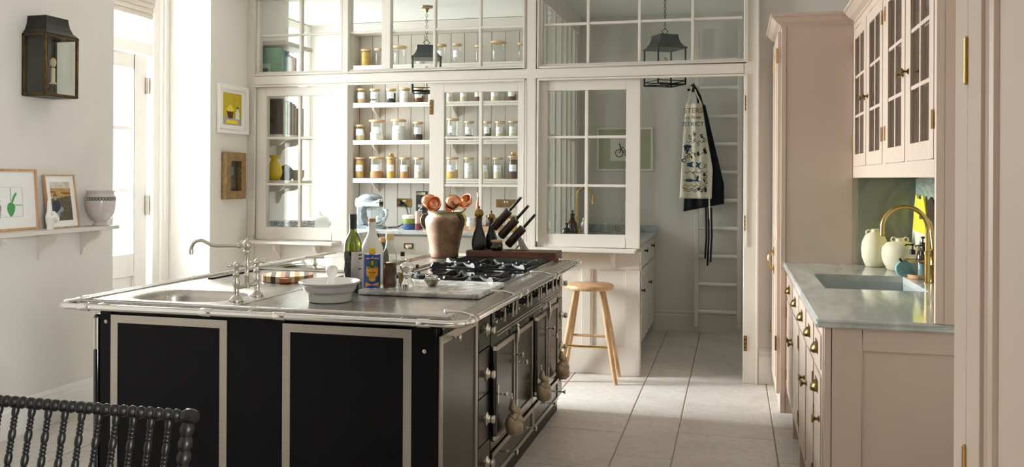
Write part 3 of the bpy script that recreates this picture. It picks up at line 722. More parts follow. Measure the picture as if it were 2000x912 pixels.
# two ovens with paired doors
for y0, y1 in ((3.475, 4.19), (4.24, 4.83)):
    ov = box(XR-.016, y0-.02, .218, XR-.008, y1+.015, .672).build('oven_front', BLACKG, isl)
    ym = (y0+y1)/2
    for a, b in ((y0, ym-.004), (ym+.004, y1)):
        dd = front_frame(a+.012, b-.004, .25, .645, .022, XR+.004, name='oven_door', pm=DARKP)
    k = tee(ym-.04, .555, dd, XR+.004, .046); tee(ym+.06, .5, dd, XR+.004, .04)
    MB().tube([(XR+.012, ym-.005, .675), (XR+.016, ym-.005, .645), (XR+.012, ym-.005, .60)], [.007, .009, .006], 10).ball((XR+.012, ym-.005, .68), .01, 10, 6).build('latch', NICKEL, dd, 50)
    MB().box(XR+.004, ym-.012, .25, XR+.012, ym+.012, .345).build('latch_foot', NICKEL, dd, bev=.002)
for y in (3.448, 4.215):
    hp = MB().lathe([(.013, 0), (.013, .385)], (XR+.008, y, .27), 14).build('hinge_post', BLACKG, isl, 40)
    for z in (.272, .64): MB().lathe([(.017, 0), (.017, .016)], (XR+.008, y, z), 14).build('hinge_band', NICKEL, hp, 40)
    if y < 4: 
        box(XR+.012, y+.028, .41, XR+.018, y+.046, .49).build('lock_plate', NICKEL, hp, bev=.002); tee(y+.037, .452, hp, XR+.016, .04)
# bottom drawers
for y0, y1, ks in ((3.455, 4.205, (3.69, 4.06)), (4.215, 4.84, (4.53, 4.79))):
    dr = front_frame(y0, y1, .095, .213, .02, XR+.002, name='storage_drawer', pm=DARKP)
    for y in ks: tee(y, .15, dr, XR+.002, .05)
# worktop: sink plate with rounded bowl, plain plate, hob plate
TOPZ = .872
def superell(n, cx, cy, a, b, e=3.6):
    out = []
    for i in range(n):
        t_ = 2*math.pi*i/n; c_, s_ = math.cos(t_), math.sin(t_)
        out.append((cx+a*math.copysign(abs(c_)**(2/e), c_), cy+b*math.copysign(abs(s_)**(2/e), s_)))
    return out
x0, x1, y0, y1 = -2.42, -1.765, 2.80, 3.5; cx, cy = -2.09, 3.045; n = 64
mb = MB()
def rectpt(i):
    t_ = 2*math.pi*i/n; c_, s_ = math.cos(t_), math.sin(t_)
    kx = ((x1-cx) if c_ > 0 else (cx-x0))/max(abs(c_), 1e-9); ky = ((y1-cy) if s_ > 0 else (cy-y0))/max(abs(s_), 1e-9)
    k = min(kx, ky); return (cx+c_*k, cy+s_*k)
ring0 = [rectpt(i) for i in range(n)]
corn = [(x0, y0), (x1, y0), (x1, y1), (x0, y1)]
for c_ in corn:      # snap nearest ring points to the corners
    j = min(range(n), key=lambda q: (ring0[q][0]-c_[0])**2+(ring0[q][1]-c_[1])**2); ring0[j] = c_
rings = [[(p[0], p[1], TOPZ) for p in ring0]]
for a, b, z in ((.212, .158, TOPZ), (.208, .154, TOPZ-.003), (.2, .148, TOPZ-.03), (.19, .138, TOPZ-.1), (.165, .115, TOPZ-.148), (.11, .07, TOPZ-.155), (.03, .03, TOPZ-.16)):
    rings.append([(p[0], p[1], z) for p in superell(n, cx, cy, a, b, 3.6 if a > .1 else 2)])
for rg in rings: mb.v += rg
for j in range(len(rings)-1):
    for i in range(n): mb.f.append((j*n+i, j*n+(i+1) % n, (j+1)*n+(i+1) % n, (j+1)*n+i))
mb.f.append(tuple((len(rings)-1)*n+i for i in range(n)))
mb.build('sink_plate', STEEL, isl, 50)
MB().box(-1.762, 2.80, .843, -.925, 3.5, TOPZ).box(-2.42, 3.503, .843, -.925, 5.03, TOPZ-.0006).box(-2.42, 2.80, .843, -2.405, 3.5, TOPZ-.001).box(-2.405, 2.80, .843, -1.765, 2.815, TOPZ-.001).build('worktop', STEEL, isl)
# raised lip round the top
lip = MB().tube([(-2.412, 5.0, TOPZ), (-2.412, 2.812, TOPZ), (-.935, 2.812, TOPZ)], .0075, 8)
lip.tube([(-.935, 2.812, TOPZ), (-.935, 5.0, TOPZ)], .004, 6)
lip.build('edge_lip', STEEL, isl, 60)
MB().box(-1.7655, 2.805, TOPZ-.004, -1.762, 4.99, TOPZ+.0008).build('seam', mat('dark_seam', '#3a3936', .5), isl)
# towel rail
ra = .0125; RZ = .862; RXL, RXR, RY = -2.475, -.863, 2.735
path = [(RXL, 5.0, RZ)]+[(RXL, RY+.08, RZ)]+[(p[0], p[1], RZ) for p in arc((RXL+.08, RY+.08, 0), .08, 180, 270, 8, 'xy')]+[(p[0], p[1], RZ) for p in arc((RXR-.06, RY+.06, 0), .06, 270, 360, 8, 'xy')]+[(RXR, 4.95, RZ)]
rail = MB().tube(path, ra, 14).build('towel_rail', CHROME, isl, 60)
MB().ball((RXR, 4.955, RZ), .016, 12, 8).build('rail_end', CHROME, rail, 60)
cl = [((x, RY, RZ), 'x') for x in (-2.33, -1.82, -1.53, -1.0)]+[((RXR, y, RZ), 'y') for y in (2.86, 3.5, 3.62, 4.2, 4.3, 4.85)]+[((RXL, y, RZ), 'y') for y in (2.9, 3.6, 4.3)]
for c_, ax in cl: MB().lathe([(.0145, -.022), (.0155, -.02), (.0155, .02), (.0145, .022)], c_, 16, ax).build('rail_collar', CHROME, rail, 40)
for y in (3.44, 4.19, 4.87, 2.87): MB().tube([(-.962, y, TOPZ+.011), (-.91, y, TOPZ+.011), (RXR, y, RZ+.009)], [.0055, .0045, .0055], 8).ball((-.965, y, TOPZ+.0105), .0095, 10, 6).build('rail_bracket', CHROME, rail, 50)
for x in (-2.30, -1.68, -1.1): MB().tube([(x, 2.815, TOPZ-.006), (x, RY, RZ)], .006, 8).build('rail_bracket', CHROME, rail, 50)
for y in (3.4, 4.2): MB().tube([(-2.41, y, TOPZ-.004), (RXL, y, RZ)], .006, 8).build('rail_bracket', CHROME, rail, 50)
# hob plate, burners and grates
hp = box(-1.53, 3.66, TOPZ-.0005, -1.0, 4.83, TOPZ+.003).build('hob_plate', brushed('hob_steel', '#a9a49c', .12, (4, 30, 30)), isl, bev=.001)
MB().box(-1.545, 3.65, TOPZ-.0005, -1.531, 4.84, TOPZ+.007).box(-.998, 3.65, TOPZ-.0005, -.984, 4.84, TOPZ+.007).build('hob_rim', STEEL, isl, bev=.001)
def grate(cx, cy, h=.13, rr=.12):
    g = MB(); z = TOPZ+.004
    for sx in (-1, 1):
        for sy in (-1, 1):
            a = (cx+sx*rr, cy+sy*h); e = (cx+sx*.028, cy+sy*.03)
            d_ = Vector((e[0]-a[0], e[1]-a[1], 0)).normalized(); nrm = Vector((-d_.y, d_.x, 0))*.007
            p0 = Vector((a[0], a[1], z)); p1 = Vector((e[0], e[1], z))
            prof = [(0, 0), (0, .018), (.012, .034), (.035, .034), (.06, .022), (.1, .022), (.13, .03), (.13, .022), (.1, .012), (.06, .011), (.035, .012), (.02, 0)]
            n0 = len(g.v); k = len(prof)
            for sg in (-1, 1):
                for s_, zz in prof: g.v.append(tuple(p0+d_*s_+nrm*sg+Vector((0, 0, zz))))
            g.f.append(tuple(range(n0, n0+k))); g.f.append(tuple(range(n0+2*k-1, n0+k-1, -1)))
            for i in range(k): g.f.append((n0+i, n0+(i+1) % k, n0+k+(i+1) % k, n0+k+i))
    for sx in (-1, 1): g.box(cx+sx*rr-.006, cy-h, z+.002, cx+sx*rr+.006, cy+h, z+.012)
    for sy in (-1, 1): g.box(cx-rr, cy+sy*h-.006, z+.002, cx+rr, cy+sy*h+.006, z+.012)
    gg = g.build('pan_support', IRON, isl)
    tip = MB()
    for sx in (-1, 1):
        for sy in (-1, 1): tip.box(cx+sx*(rr-.008)-.009, cy+sy*(h-.008)-.009, z+.0335, cx+sx*(rr-.008)+.009, cy+sy*(h-.008)+.009, z+.0365)
    tip.build('chrome_tip', CHROME, gg)  # small chrome squares on the corner tips
    b = MB().lathe([(.05, 0), (.05, .008), (.036, .012), (.036, .02), (.03, .024), (0, .024)], (cx, cy, TOPZ+.003), 20).build('burner', IRON, gg, 40)
    MB().lathe([(.055, 0), (.055, .004), (.05, .005)], (cx, cy, TOPZ+.003), 20).build('burner_ring', BRASS, gg, 40)
for cx_, cy_ in ((-1.39, 3.79), (-1.13, 3.79), (-1.39, 4.37), (-1.13, 4.37)): grate(cx_, cy_)
gr = box(-1.50, 4.55, TOPZ+.003, -1.01, 4.80, TOPZ+.014).build('griddle', IRON, isl, bev=.002)
for k in range(22): MB().prism([(-1.495+.022*k, TOPZ+.014), (-1.484+.022*k, TOPZ+.026), (-1.473+.022*k, TOPZ+.014)], 4.56, 4.79, 'y').build('ridge', IRON, gr)
# lidded hotplate on the far left
hl = box(-2.34, 3.98, TOPZ-.0005, -1.80, 4.62, TOPZ+.008).build('hotplate', STEEL, isl, bev=.002)
lid = MB().grid(lambda u, v: (-2.33+.51*u, 4.0+.6*v, TOPZ+.01+.022*math.sin(math.pi*u)**.5*math.sin(math.pi*v)**.5), 14, 14).build('hotplate_lid', CHROME, hl, 60)
MB().lathe([(.014, 0), (.008, .01), (.007, .03), (.009, .036), (0, .038)], (-2.085, 4.08, TOPZ+.026), 12).tube([(-2.13, 4.065, TOPZ+.062), (-2.04, 4.095, TOPZ+.062)], .0065, 8).build('lid_handle', NICKEL, hl, 50)
MB().box(-2.36, 3.56, TOPZ-.0004, -2.335, 4.6, TOPZ+.006).build('vent_slot', BLACK, isl)
MB().box(-1.80, 3.55, TOPZ-.0005, -1.785, 5.0, TOPZ+.012).box(-1.60, 3.60, TOPZ-.0005, -1.59, 4.78, TOPZ+.01).build('divider', STEEL, isl, bev=.001)

# ornaments hanging on the oven doors
BRZ = mat('bronze_grey', '#a3937b', .4, .4, var=.3, scale=24, bmp=.3, bsc=40)
for y, lab in ((3.64, 'nearest'), (4.235, 'middle'), (4.73, 'farthest')):
    t = thing('hanging_ornament', 'bronze coloured knotted ornament hanging on the oven front, %s of three' % lab, 'ornament', (XR+.03, y, .23), 'ornaments on the oven doors')
    m = MB().ball((XR+.047, y, .272), .036, 16, 10, (1.1, 1.1, 1.05)); m.ball((XR+.056, y+.016, .298), .027, 14, 8, (.95, .9, 1.2)).ball((XR+.034, y-.018, .292), .026, 14, 8, (.9, .9, 1.3)).ball((XR+.06, y+.002, .26), .024, 14, 8, (1.1, 1.2, .9))
    m.build('body', BRZ, t, 60)
    MB().tube([(XR+.038, y-.012, .312), (XR+.054, y+.01, .335), (XR+.038, y-.006, .358), (XR+.04, y+.002, .39)], [.022, .02, .018, .007], 10).ball((XR+.052, y+.008, .34), .022, 12, 8).build('knot', BRZ, t, 60)
    MB().tube(arc((XR+.034, y, .402), .014, 0, 360, 14, 'yz')[:-1], .0025, 6, True).build('loop', NICKEL, t, 50)
# ---------------------------------------------------------------- things on the island
TZ = TOPZ+.0006
# bridge tap
t = thing('bridge_tap', 'nickel bridge tap with two cross handles beside the island sink', 'tap', (-1.835, 3.03, TZ))
for y, zz in ((2.957, 1.0), (3.105, 1.0)):
    x = -1.838
    p = MB().lathe([(.026, 0), (.026, .004), (.02, .012), (.012, .02), (.0095, .03), (.0115, .036), (.0095, .042), (.0095, .055), (.0125, .062), (.0125, .078), (.009, .084), (.0115, .095), (.0135, .10), (.009, .106), (.0075, .118), (.0095, .122), (.006, .127)], (x, y, TZ), 18).build('pillar', NICKEL, t, 50)
    h = MB().lathe([(.006, .126), (.010, .13), (.011, .138), (.008, .145), (.0, .15)], (x, y, TZ), 14)
    for a in (20, 110, 200, 290):
        dx, dy = math.cos(R(a)), math.sin(R(a)); h.tube([(x, y, TZ+.135), (x+dx*.018, y+dy*.018, TZ+.135), (x+dx*.026, y+dy*.026, TZ+.135)], [.0035, .0035, .006], 8).ball((x+dx*.028, y+dy*.028, TZ+.135), .006, 8, 6)
    h.build('cross_handle', NICKEL, p, 50)
MB().tube([(-1.838, 2.957, TZ+.05), (-1.838, 3.105, TZ+.05)], .0085, 12).lathe([(.012, 0), (.012, .02)], (-1.838, 3.031, TZ+.04), 12).build('bridge', NICKEL, t, 50)
MB().lathe([(.0085, .05), (.0085, .085), (.011, .088), (.011, .094), (.009, .097), (.0085, .115), (.0105, .125), (.0105, .132), (.0085, .137), (.0085, .175), (.0125, .18), (.0125, .186), (.009, .19), (.016, .2), (.017, .212), (.012, .222), (.006, .226), (.0065, .232), (0, .236)], (-1.838, 3.031, TZ), 18).build('riser', NICKEL, t, 50)
sp = MB().tube([(-1.84, 3.031, TZ+.206), (-1.87, 3.03, TZ+.205), (-1.965, 3.018, TZ+.203), (-1.985, 3.015, TZ+.206), (-2.005, 3.012, TZ+.216), (-2.025, 3.01, TZ+.224), (-2.043, 3.008, TZ+.222), (-2.058, 3.006, TZ+.212), (-2.066, 3.005, TZ+.197), (-2.068, 3.005, TZ+.188)], .0068, 12)
sp.lathe([(.009, .168), (.0095, .186), (.0075, .19)], (-2.068, 3.005, TZ), 14).lathe([(.010, -.008), (.012, 0), (.010, .008)], (-1.868, 3.03, TZ+.205), 12, 'x'); sp.build('spout', NICKEL, t, 60)

# striped chopping board
t = thing('striped_board', 'round chopping board of striped dark and pale wood with a knob', 'chopping board', (-1.985, 3.62, TZ))
bc, br = Vector((-1.985, 3.62)), .115; ang = R(28)
strip = [wood('maple', '#d9bd8d', '#e8d3ab', 4., (3, 3, 3)), wood('walnut', '#3c2417', '#573723', 4., (3, 3, 3)), wood('cherry', '#a5673c', '#bb7f50', 4., (3, 3, 3))]
pat = [2, 0, 1, 0, 2, 1, 0, 2, 0, 1, 2]; N = len(pat)
for k in range(N):
    a, b = -br+2*br*k/N, -br+2*br*(k+1)/N; poly = []
    for q in range(7): s_ = a+(b-a)*q/6; poly.append((s_, -math.sqrt(max(0, br*br-s_*s_))))
    for q in range(7): s_ = b-(b-a)*q/6; poly.append((s_, math.sqrt(max(0, br*br-s_*s_))))
    poly = [(bc.x+px*math.cos(ang)-py*math.sin(ang), bc.y+px*math.sin(ang)+py*math.cos(ang)) for px, py in poly]
    MB().prism(poly, TZ+.0005, TZ+.027, 'z').build('strip', strip[pat[k]], t)
MB().box(-1.955, 3.485, TZ+.001, -1.915, 3.53, TZ+.024).build('knob_handle', strip[2], t, bev=.006)

# mortar and pestle
t = thing('mortar', 'wide white porcelain mortar on the steel top', 'mortar', (-1.50, 3.06, TZ))
MB().lathe([(.001, .0), (.079, .0), (.082, .004), (.085, .026), (.089, .034), (.094, .038), (.099, .044), (.103, .058), (.108, .064), (.116, .07), (.118, .075), (.114, .078), (.104, .072), (.092, .045), (.06, .025), (0, .018)], (-1.50, 3.06, TZ+.0004), 40).build('bowl', PORC, t, 55)
ps = MB().lathe([(.0, 0), (.02, .004), (.025, .016), (.018, .035), (.012, .055), (.013, .066), (.021, .08), (.024, .092), (.02, .104), (.01, .11), (0, .111)], (0, 0, 0), 20)
ps.xf(Matrix.Translation((-1.505, 3.075, TZ+.024)) @ Matrix.Rotation(R(-8), 4, 'X'))
o = ps.build('pestle', PORC, None, 60); tag(o, 'white porcelain pestle standing in the mortar', 'pestle')

# marble slab
o = box(-1.47, 3.25, TZ, -.962, 3.655, TZ+.021).build('marble_slab', MARBW, None, bev=.006); tag(o, 'white marble slab lying beside the hob', 'slab')
SZ = TZ+.0216
OLVG = mat('green_bottle_glass', '#7d8a14', .06, trans=.75, coat=.5); WINE = mat('dark_wine', '#0a1412', .08, coat=.5)
CAPG = mat('bottle_capsule', '#1f2620', .45); LABW = mat('paper_label', '#d9d2cb', .8); INK = mat('label_ink', '#4a4646', .8)
t = thing('wine_bottle', 'half full green wine bottle with pale label behind the mortar', 'bottle', (-1.542, 3.36, TZ)); c_ = (-1.542, 3.36, TZ)
MB().lathe([(0, .004), (.033, 0), (.037, .004), (.037, .155), (.0372, .165)], c_, 28).build('lower_glass', WINE, t, 50)
MB().lathe([(.0372, .165), (.037, .19), (.033, .212), (.022, .232), (.0155, .245), (.0143, .262)], c_, 28).build('upper_glass', OLVG, t, 60)
MB().lathe([(.0146, .258), (.0146, .3), (.0155, .301), (.0155, .318), (.012, .32), (0, .32)], c_, 20).build('capsule', CAPG, t, 40)
lb = MB().grid(lambda u, v: (c_[0]+.0378*math.cos(R(-75+95*u)), c_[1]+.0378*math.sin(R(-75+95*u)), c_[2]+.05+.115*v), 14, 1).build('label', LABW, t, 60, solid=.0004)
for k, (a, w_) in enumerate(((.148, .03), (.133, .036), (.09, .02))):
    MB().grid(lambda u, v: (c_[0]+.0382*math.cos(R(-30+w_*1400*u)), c_[1]+.0382*math.sin(R(-30+w_*1400*u)), c_[2]+a+.006*v), 8, 1).build('print_line', INK, lb)
t = thing('stone_bottle', 'white stoneware bottle with cork standing behind the oil tin', 'bottle', (-1.526, 3.52, TZ)); c_ = (-1.526, 3.52, TZ)
MB().lathe([(0, .0), (.045, .001), (.05, .008), (.05, .15), (.047, .17), (.036, .195), (.022, .222), (.0165, .24), (.0155, .265), (.018, .27), (.017, .279), (0, .279)], c_, 28).build('body', PORC, t, 60)
MB().lathe([(.013, .278), (.015, .284), (.0155, .295), (0, .296)], c_, 14).build('cork', wood('cork', '#a9713f', '#c79361', 20., (1, 1, 1)), t, 40)
t = thing('oil_tin', 'blue and yellow oil tin with yellow cap on the marble slab', 'tin', (-1.429, 3.30, SZ)); c_ = (-1.429, 3.30, SZ)
BLUE = mat('tin_blue', '#1d45a0', .3, .2); YEL2 = mat('tin_yellow', '#e2a01f', .32, .1); GRN = mat('tin_green', '#1d5a3a', .35); RIM = mat('tin_rim', '#d8d6cf', .2, .9); CAPY = mat('cap_yellow', '#f0b91a', .4)
MB().lathe([(0, .0), (.0335, .0), (.0335, .141), (0, .141)], c_, 32).build('tin_body', BLUE, t, 40)
MB().lathe([(.0345, 0), (.0345, .003), (.0335, .004)], c_, 32).lathe([(.0335, .139), (.0348, .14), (.0348, .143), (.0325, .143)], c_, 32).build('rim', RIM, t, 40)
MB().lathe([(.013, .141), (.013, .162), (.0115, .164), (0, .164)], c_, 20).build('cap', CAPY, t, 40)
def wrap(poly, rad, a0, z0, m, name, parent, c=c_):
    """flat print wrapped on a cylinder; poly in (degrees, height)"""
    mb = MB(); n = len(poly)
    cxp = sum(p[0] for p in poly)/n; czp = sum(p[1] for p in poly)/n
    K = 4; mb.v.append((c[0]+rad*math.cos(R(a0+cxp)), c[1]+rad*math.sin(R(a0+cxp)), c[2]+z0+czp))
    for k in range(1, K+1):
        for (a, z) in poly:
            aa = cxp+(a-cxp)*k/K; zz = czp+(z-czp)*k/K
            mb.v.append((c[0]+rad*math.cos(R(a0+aa)), c[1]+rad*math.sin(R(a0+aa)), c[2]+z0+zz))
    for i in range(n): mb.f.append((0, 1+i, 1+(i+1) % n))
    for k in range(K-1):
        for i in range(n):
            a = 1+k*n+i; b = 1+k*n+(i+1) % n; mb.f.append((a, b, b+n, a+n))
    return mb.build(name, m, parent, 70)
FA = math.degrees(math.atan2(-3.30, 1.429))      # side of the tin that faces the viewer
def ell(a, b, cx=0, cz=0, n=24): return [(cx+a*math.cos(2*math.pi*i/n), cz+b*math.sin(2*math.pi*i/n)) for i in range(n)]
wrap([(-52, 0), (52, 0), (52, .02), (-52, .02)], .0338, FA, .008, YEL2, 'band', t)
wrap(ell(46, .045), .0338, FA, .075, YEL2, 'shield', t)
wrap(ell(28, .018), .0341, FA, .104, GRN, 'emblem', t)
wrap(ell(8, .01), .0343, FA, .106, YEL2, 'emblem_centre', t)
for a in (-30, 30): wrap(ell(12, .009), .0341, FA+a, .098, GRN, 'leaf', t); wrap(ell(12, .008), .0341, FA+a*1.1, .045, GRN, 'leaf', t)
wrap([(-46, .0), (0, .006), (46, .0), (46, .006), (0, .012), (-46, .006)], .034, FA, .12, YEL2, 'ribbon', t)
INKR = mat('tin_print', '#7a3414', .4)
for z, w_ in ((.083, 34), (.065, 22)): wrap([(-w_, 0), (w_, 0), (w_, .005), (-w_, .005)], .0342, FA, z, INKR, 'print_line', t)
wrap([(-8, 0), (0, -.006), (8, 0), (0, .006)], .0343, FA, .04, LABW, 'diamond', t)
CLG = glass('bottle_glass', (.93, .96, .92), 1.6)
t = thing('oil_bottle', 'square clear bottle with amber liquid and cream cap', 'bottle', (-1.361, 3.32, SZ)); c_ = (-1.361, 3.32, SZ)
def sq_lathe(prof, c, rot=0):
    mb = MB(); n = 24
    for r_, z in prof:
        for i in range(n):
            a = 2*math.pi*i/n; e = 6 if r_ > .02 else 2
            k = (abs(math.cos(a))**e+abs(math.sin(a))**e)**(-1/e)
            mb.v.append((c[0]+r_*k*math.cos(a+rot), c[1]+r_*k*math.sin(a+rot), c[2]+z))
    for j in range(len(prof)-1):
        for i in range(n): mb.f.append((j*n+i, j*n+(i+1) % n, (j+1)*n+(i+1) % n, (j+1)*n+i))
    mb.f.append(tuple(range(n-1, -1, -1))); mb.f.append(tuple((len(prof)-1)*n+i for i in range(n))); return mb
sq_lathe([(.026, 0), (.0275, .003), (.0275, .13), (.024, .15), (.016, .175), (.0135, .19), (.0135, .202)], c_, .3).build('glass', CLG, t, 50)
sq_lathe([(.0245, .005), (.0258, .008), (.0258, .105)], c_, .3).build('liquid', mat('amber_liquid', '#6b2c0a', .05, trans=.35, coat=.4), t, 40)
MB().lathe([(.016, .197), (.0165, .2), (.0165, .221), (.015, .224), (0, .224)], c_, 18).build('cap', mat('cream_cap', '#d9c78e', .5), t, 40)
t = thing('vinegar_bottle', 'dark green bottle with cork hidden behind the square bottle', 'bottle', (-1.515, 3.615, TZ)); c_ = (-1.515, 3.615, TZ)
MB().lathe([(0, 0), (.026, .001), (.027, .12), (.022, .145), (.0125, .165), (.0125, .185)], c_, 20).build('glass', mat('olive_dark_glass', '#2a2f0a', .08, coat=.4), t, 60)
MB().lathe([(.013, .185), (.015, .187), (.015, .205), (0, .207)], c_, 14).build('cork', MATS['cork'], t, 40)
t = thing('small_bottle', 'small clear bottle with black top beside the pepper mill', 'bottle', (-1.364, 3.47, SZ)); c_ = (-1.364, 3.47, SZ)
MB().lathe([(0, .001), (.018, .001), (.0185, .075), (.014, .092), (.008, .1), (.008, .12)], c_, 18).build('glass', CLG, t, 60)
MB().lathe([(.0095, .118), (.0095, .136), (0, .137)], c_, 12).build('cap', BLK, t, 40)
MB().lathe([(0, .003), (.0165, .003), (.0165, .05), (0, .05)], c_, 14).build('oil', mat('pale_oil', '#b98d2c', .1, trans=.5), t, 40)
t = thing('pepper_mill', 'polished chrome pepper mill on the marble slab', 'pepper mill', (-1.278, 3.30, SZ)); c_ = (-1.278, 3.30, SZ)
MB().lathe([(0, 0), (.027, 0), (.0275, .004), (.0275, .022), (.025, .03), (.0175, .042), (.0165, .05), (.0195, .058)], c_, 24).build('base', CHROME, t, 50)
MB().lathe([(.0195, .058), (.0215, .062), (.0175, .07), (.019, .074), (.027, .085), (.0285, .094), (.024, .104), (.012, .11), (.006, .112), (.006, .116), (.008, .12), (.004, .125), (0, .125)], c_, 24).build('head', CHROME, t, 50)
t = thing('salt_shaker', 'slim dark shaker standing behind the chrome mill', 'shaker', (-1.268, 3.39, SZ)); c_ = (-1.268, 3.39, SZ)
MB().lathe([(0, 0), (.009, .0), (.009, .06), (.006, .07), (.006, .08)], c_, 14).build('body', CLG, t, 50)
MB().lathe([(.006, .078), (.007, .08), (.007, .092), (0, .094)], c_, 12).build('cap', BLK, t, 50)
t = thing('pinch_bowl', 'small steel salt bowl with folded lid on the slab', 'bowl', (-1.232, 3.45, SZ)); c_ = (-1.225, 3.45, SZ)
MB().lathe([(.001, 0), (.016, 0), (.022, .006), (.03, .018), (.036, .028), (.034, .028), (.026, .016), (.001, .006)], c_, 24).build('bowl', STEELD, t, 50)
MB().tube(arc((c_[0]-.008, c_[1], c_[2]+.026), .018, 0, 180, 8), .0035, 8).tube(arc((c_[0]+.008, c_[1]+.008, c_[2]+.026), .016, 0, 180, 8), .0035, 8).build('spoon', CHROME, t, 50)

# terracotta jug with ladles
def jug_mat():
    m, nt, bs = base_nodes('glazed_terracotta'); v = coords(nt)
    sep = nt.nodes.new('ShaderNodeSeparateXYZ'); nt.links.new(v, sep.inputs[0])
    n1 = noise(nt, v, 22., 3, .5); n2 = noise(nt, v, 14., 6, .7)
    a = nt.nodes.new('ShaderNodeMath'); a.operation = 'MULTIPLY_ADD'; a.inputs[1].default_value = .12; nt.links.new(n1, a.inputs[0]); nt.links.new(sep.outputs['Z'], a.inputs[2])
    clay = ramp(nt, n2, [(.3, lin('#6a4b36')), (.55, lin('#8f6d52')), (.8, lin('#b59576'))])
    mk = ramp(nt, a.outputs[0], [(.288, (0, 0, 0, 1)), (.3, (1, 1, 1, 1))])
    x = nt.nodes.new('ShaderNodeMix'); x.data_type = 'RGBA'; nt.links.new(mk, x.inputs['Factor']); nt.links.new(clay, x.inputs['A']); x.inputs['B'].default_value = lin('#a79b7c')
    nt.links.new(x.outputs['Result'], bs.inputs['Base Color']); bs.inputs['Roughness'].default_value = .55; bump(nt, bs, n1, .15); return m
t = thing('terracotta_jug', 'brown terracotta jug with glazed rim holding copper ladles', 'jug', (-1.668, 4.92, TZ)); c_ = (-1.668, 4.92, TZ)
JM = jug_mat()
MB().lathe([(.001, 0), (.078, 0), (.082, .004), (.083, .03), (.092, .08), (.108, .15), (.116, .2), (.117, .225), (.108, .243), (.098, .25), (.094, .258), (.1, .268), (.104, .273), (.1, .274), (.09, .26), (.09, .1), (.001, .05)], c_, 40).build('body', JM, t, 60)
for s_ in (-1, 1):
    hx = [(c_[0]+s_*.094, c_[1]-.03, c_[2]+.25), (c_[0]+s_*.118, c_[1]-.04, c_[2]+.248), (c_[0]+s_*.13, c_[1]-.045, c_[2]+.225), (c_[0]+s_*.125, c_[1]-.042, c_[2]+.195), (c_[0]+s_*.106, c_[1]-.036, c_[2]+.17)]
    MB().tube(hx, [.013, .011, .01, .011, .014], 10).build('handle', mat('dark_glaze', '#4d3d30', .3, var=.3), t, 60)
COPPER = mat('copper', '#dc9c76', .22, 1., var=.1, scale=20)
lad = [(-1.772, 4.93, 1.2, .045, 25, -62), (-1.712, 4.86, 1.187, .046, -12, 66), (-1.638, 4.93, 1.168, .032, 35, 60), (-1.60, 4.87, 1.197, .047, 20, -58), (-1.545, 4.94, 1.203, .047, -30, 58)]
for i, (x, y, z, r_, tl, tx) in enumerate(lad):
    l = thing('copper_ladle', ['copper ladle leaning farthest left in the jug', 'copper ladle with dented bowl second from left in jug', 'small copper ladle in the middle of the jug', 'copper ladle second from right in the jug', 'large copper ladle leaning farthest right in the jug'][i], 'ladle', (x*.5-1.668*.5, 4.92, 1.0), 'copper ladles in the jug')
    Mx = Matrix.Translation((x, y, z)) @ Matrix.Rotation(R(tl), 4, 'Z') @ Matrix.Rotation(R(tx), 4, 'X')
    prof = [(r_*math.sin(R(a)), -r_*math.cos(R(a))+r_*.25) for a in range(0, 91, 10)]+[(r_*1.04, r_*.26)]+[(r_*.95*math.sin(R(a)), -r_*.95*math.cos(R(a))+r_*.25) for a in range(90, -1, -15)]
    MB().lathe(prof, (0, 0, 0), 22).xf(Mx).build('bowl', COPPER, l, 60)
    MB().tube([(x, y+.01, z-r_*.8), (x*.6-1.668*.4, y*.6+4.92*.4, z-r_-.05), (-1.668+(x+1.668)*.35, 4.92+(y-4.92)*.3, .97)], [.005, .004, .004], 8).build('handle', BRASSG, l, 50)

# walnut block with mills and knives
WAL = wood('walnut_block', '#4b2c20', '#7a4d39', 3., (2, 10, 10))
o = box(-1.512, 4.845, TZ, -.978, 5.025, TZ+.05).build('walnut_block_board', WAL, None, bev=.003); tag(o, 'thick walnut chopping block carrying the mills and knives', 'chopping board')
BZ = TZ+.0505
EBON = mat('ebonised_wood', '#141112', .38, var=.2, coat=.2)
def gourd(label, x, y, k=1.):
    t = thing('gourd_mill', label, 'pepper mill', (x, y, BZ), 'black mills with brass tops')
    mb = MB(); n = 40; prof = [(.03, 0), (.04, .004), (.0455, .03), (.043, .06), (.034, .095), (.023, .125), (.0175, .15), (.017, .17), (.019, .185), (.015, .19)]
    for r_, z in prof:
        for i in range(n):
            a = 2*math.pi*i/n; rr = r_*k*(1-.07*abs(math.sin(a*5)) if r_ > .02 else 1); mb.v.append((x+rr*math.cos(a), y+rr*math.sin(a), BZ+z*k))
    for j in range(len(prof)-1):
        for i in range(n): mb.f.append((j*n+i, j*n+(i+1) % n, (j+1)*n+(i+1) % n, (j+1)*n+i))
    mb.f.append(tuple(range(n-1, -1, -1))); mb.f.append(tuple((len(prof)-1)*n+i for i in range(n)))
    mb.build('body', EBON, t, 60)
    MB().ball((x, y, BZ+.212*k), .0275*k, 18, 10).build('brass_ball', BRASS, t, 60)
    MB().lathe([(.003, 0), (.004, .006), (.006, .012), (.003, .018), (0, .019)], (x, y, BZ+.238*k), 10).build('finial', EBON, t, 50)
gourd('taller black gourd shaped mill with brass ball top', -1.452, 4.91)
gourd('shorter black gourd shaped mill behind the small jar', -1.398, 4.985, .88)
t = thing('preserve_jar', 'small black jar with wooden lid in front of mills', 'jar', (-1.337, 4.885, BZ)); c_ = (-1.337, 4.885, BZ)
MB().lathe([(0, 0), (.03, .001), (.036, .01), (.036, .035), (.03, .048)], c_, 22).build('body', mat('black_glaze', '#14120f', .15, var=.3, coat=.5), t, 50)
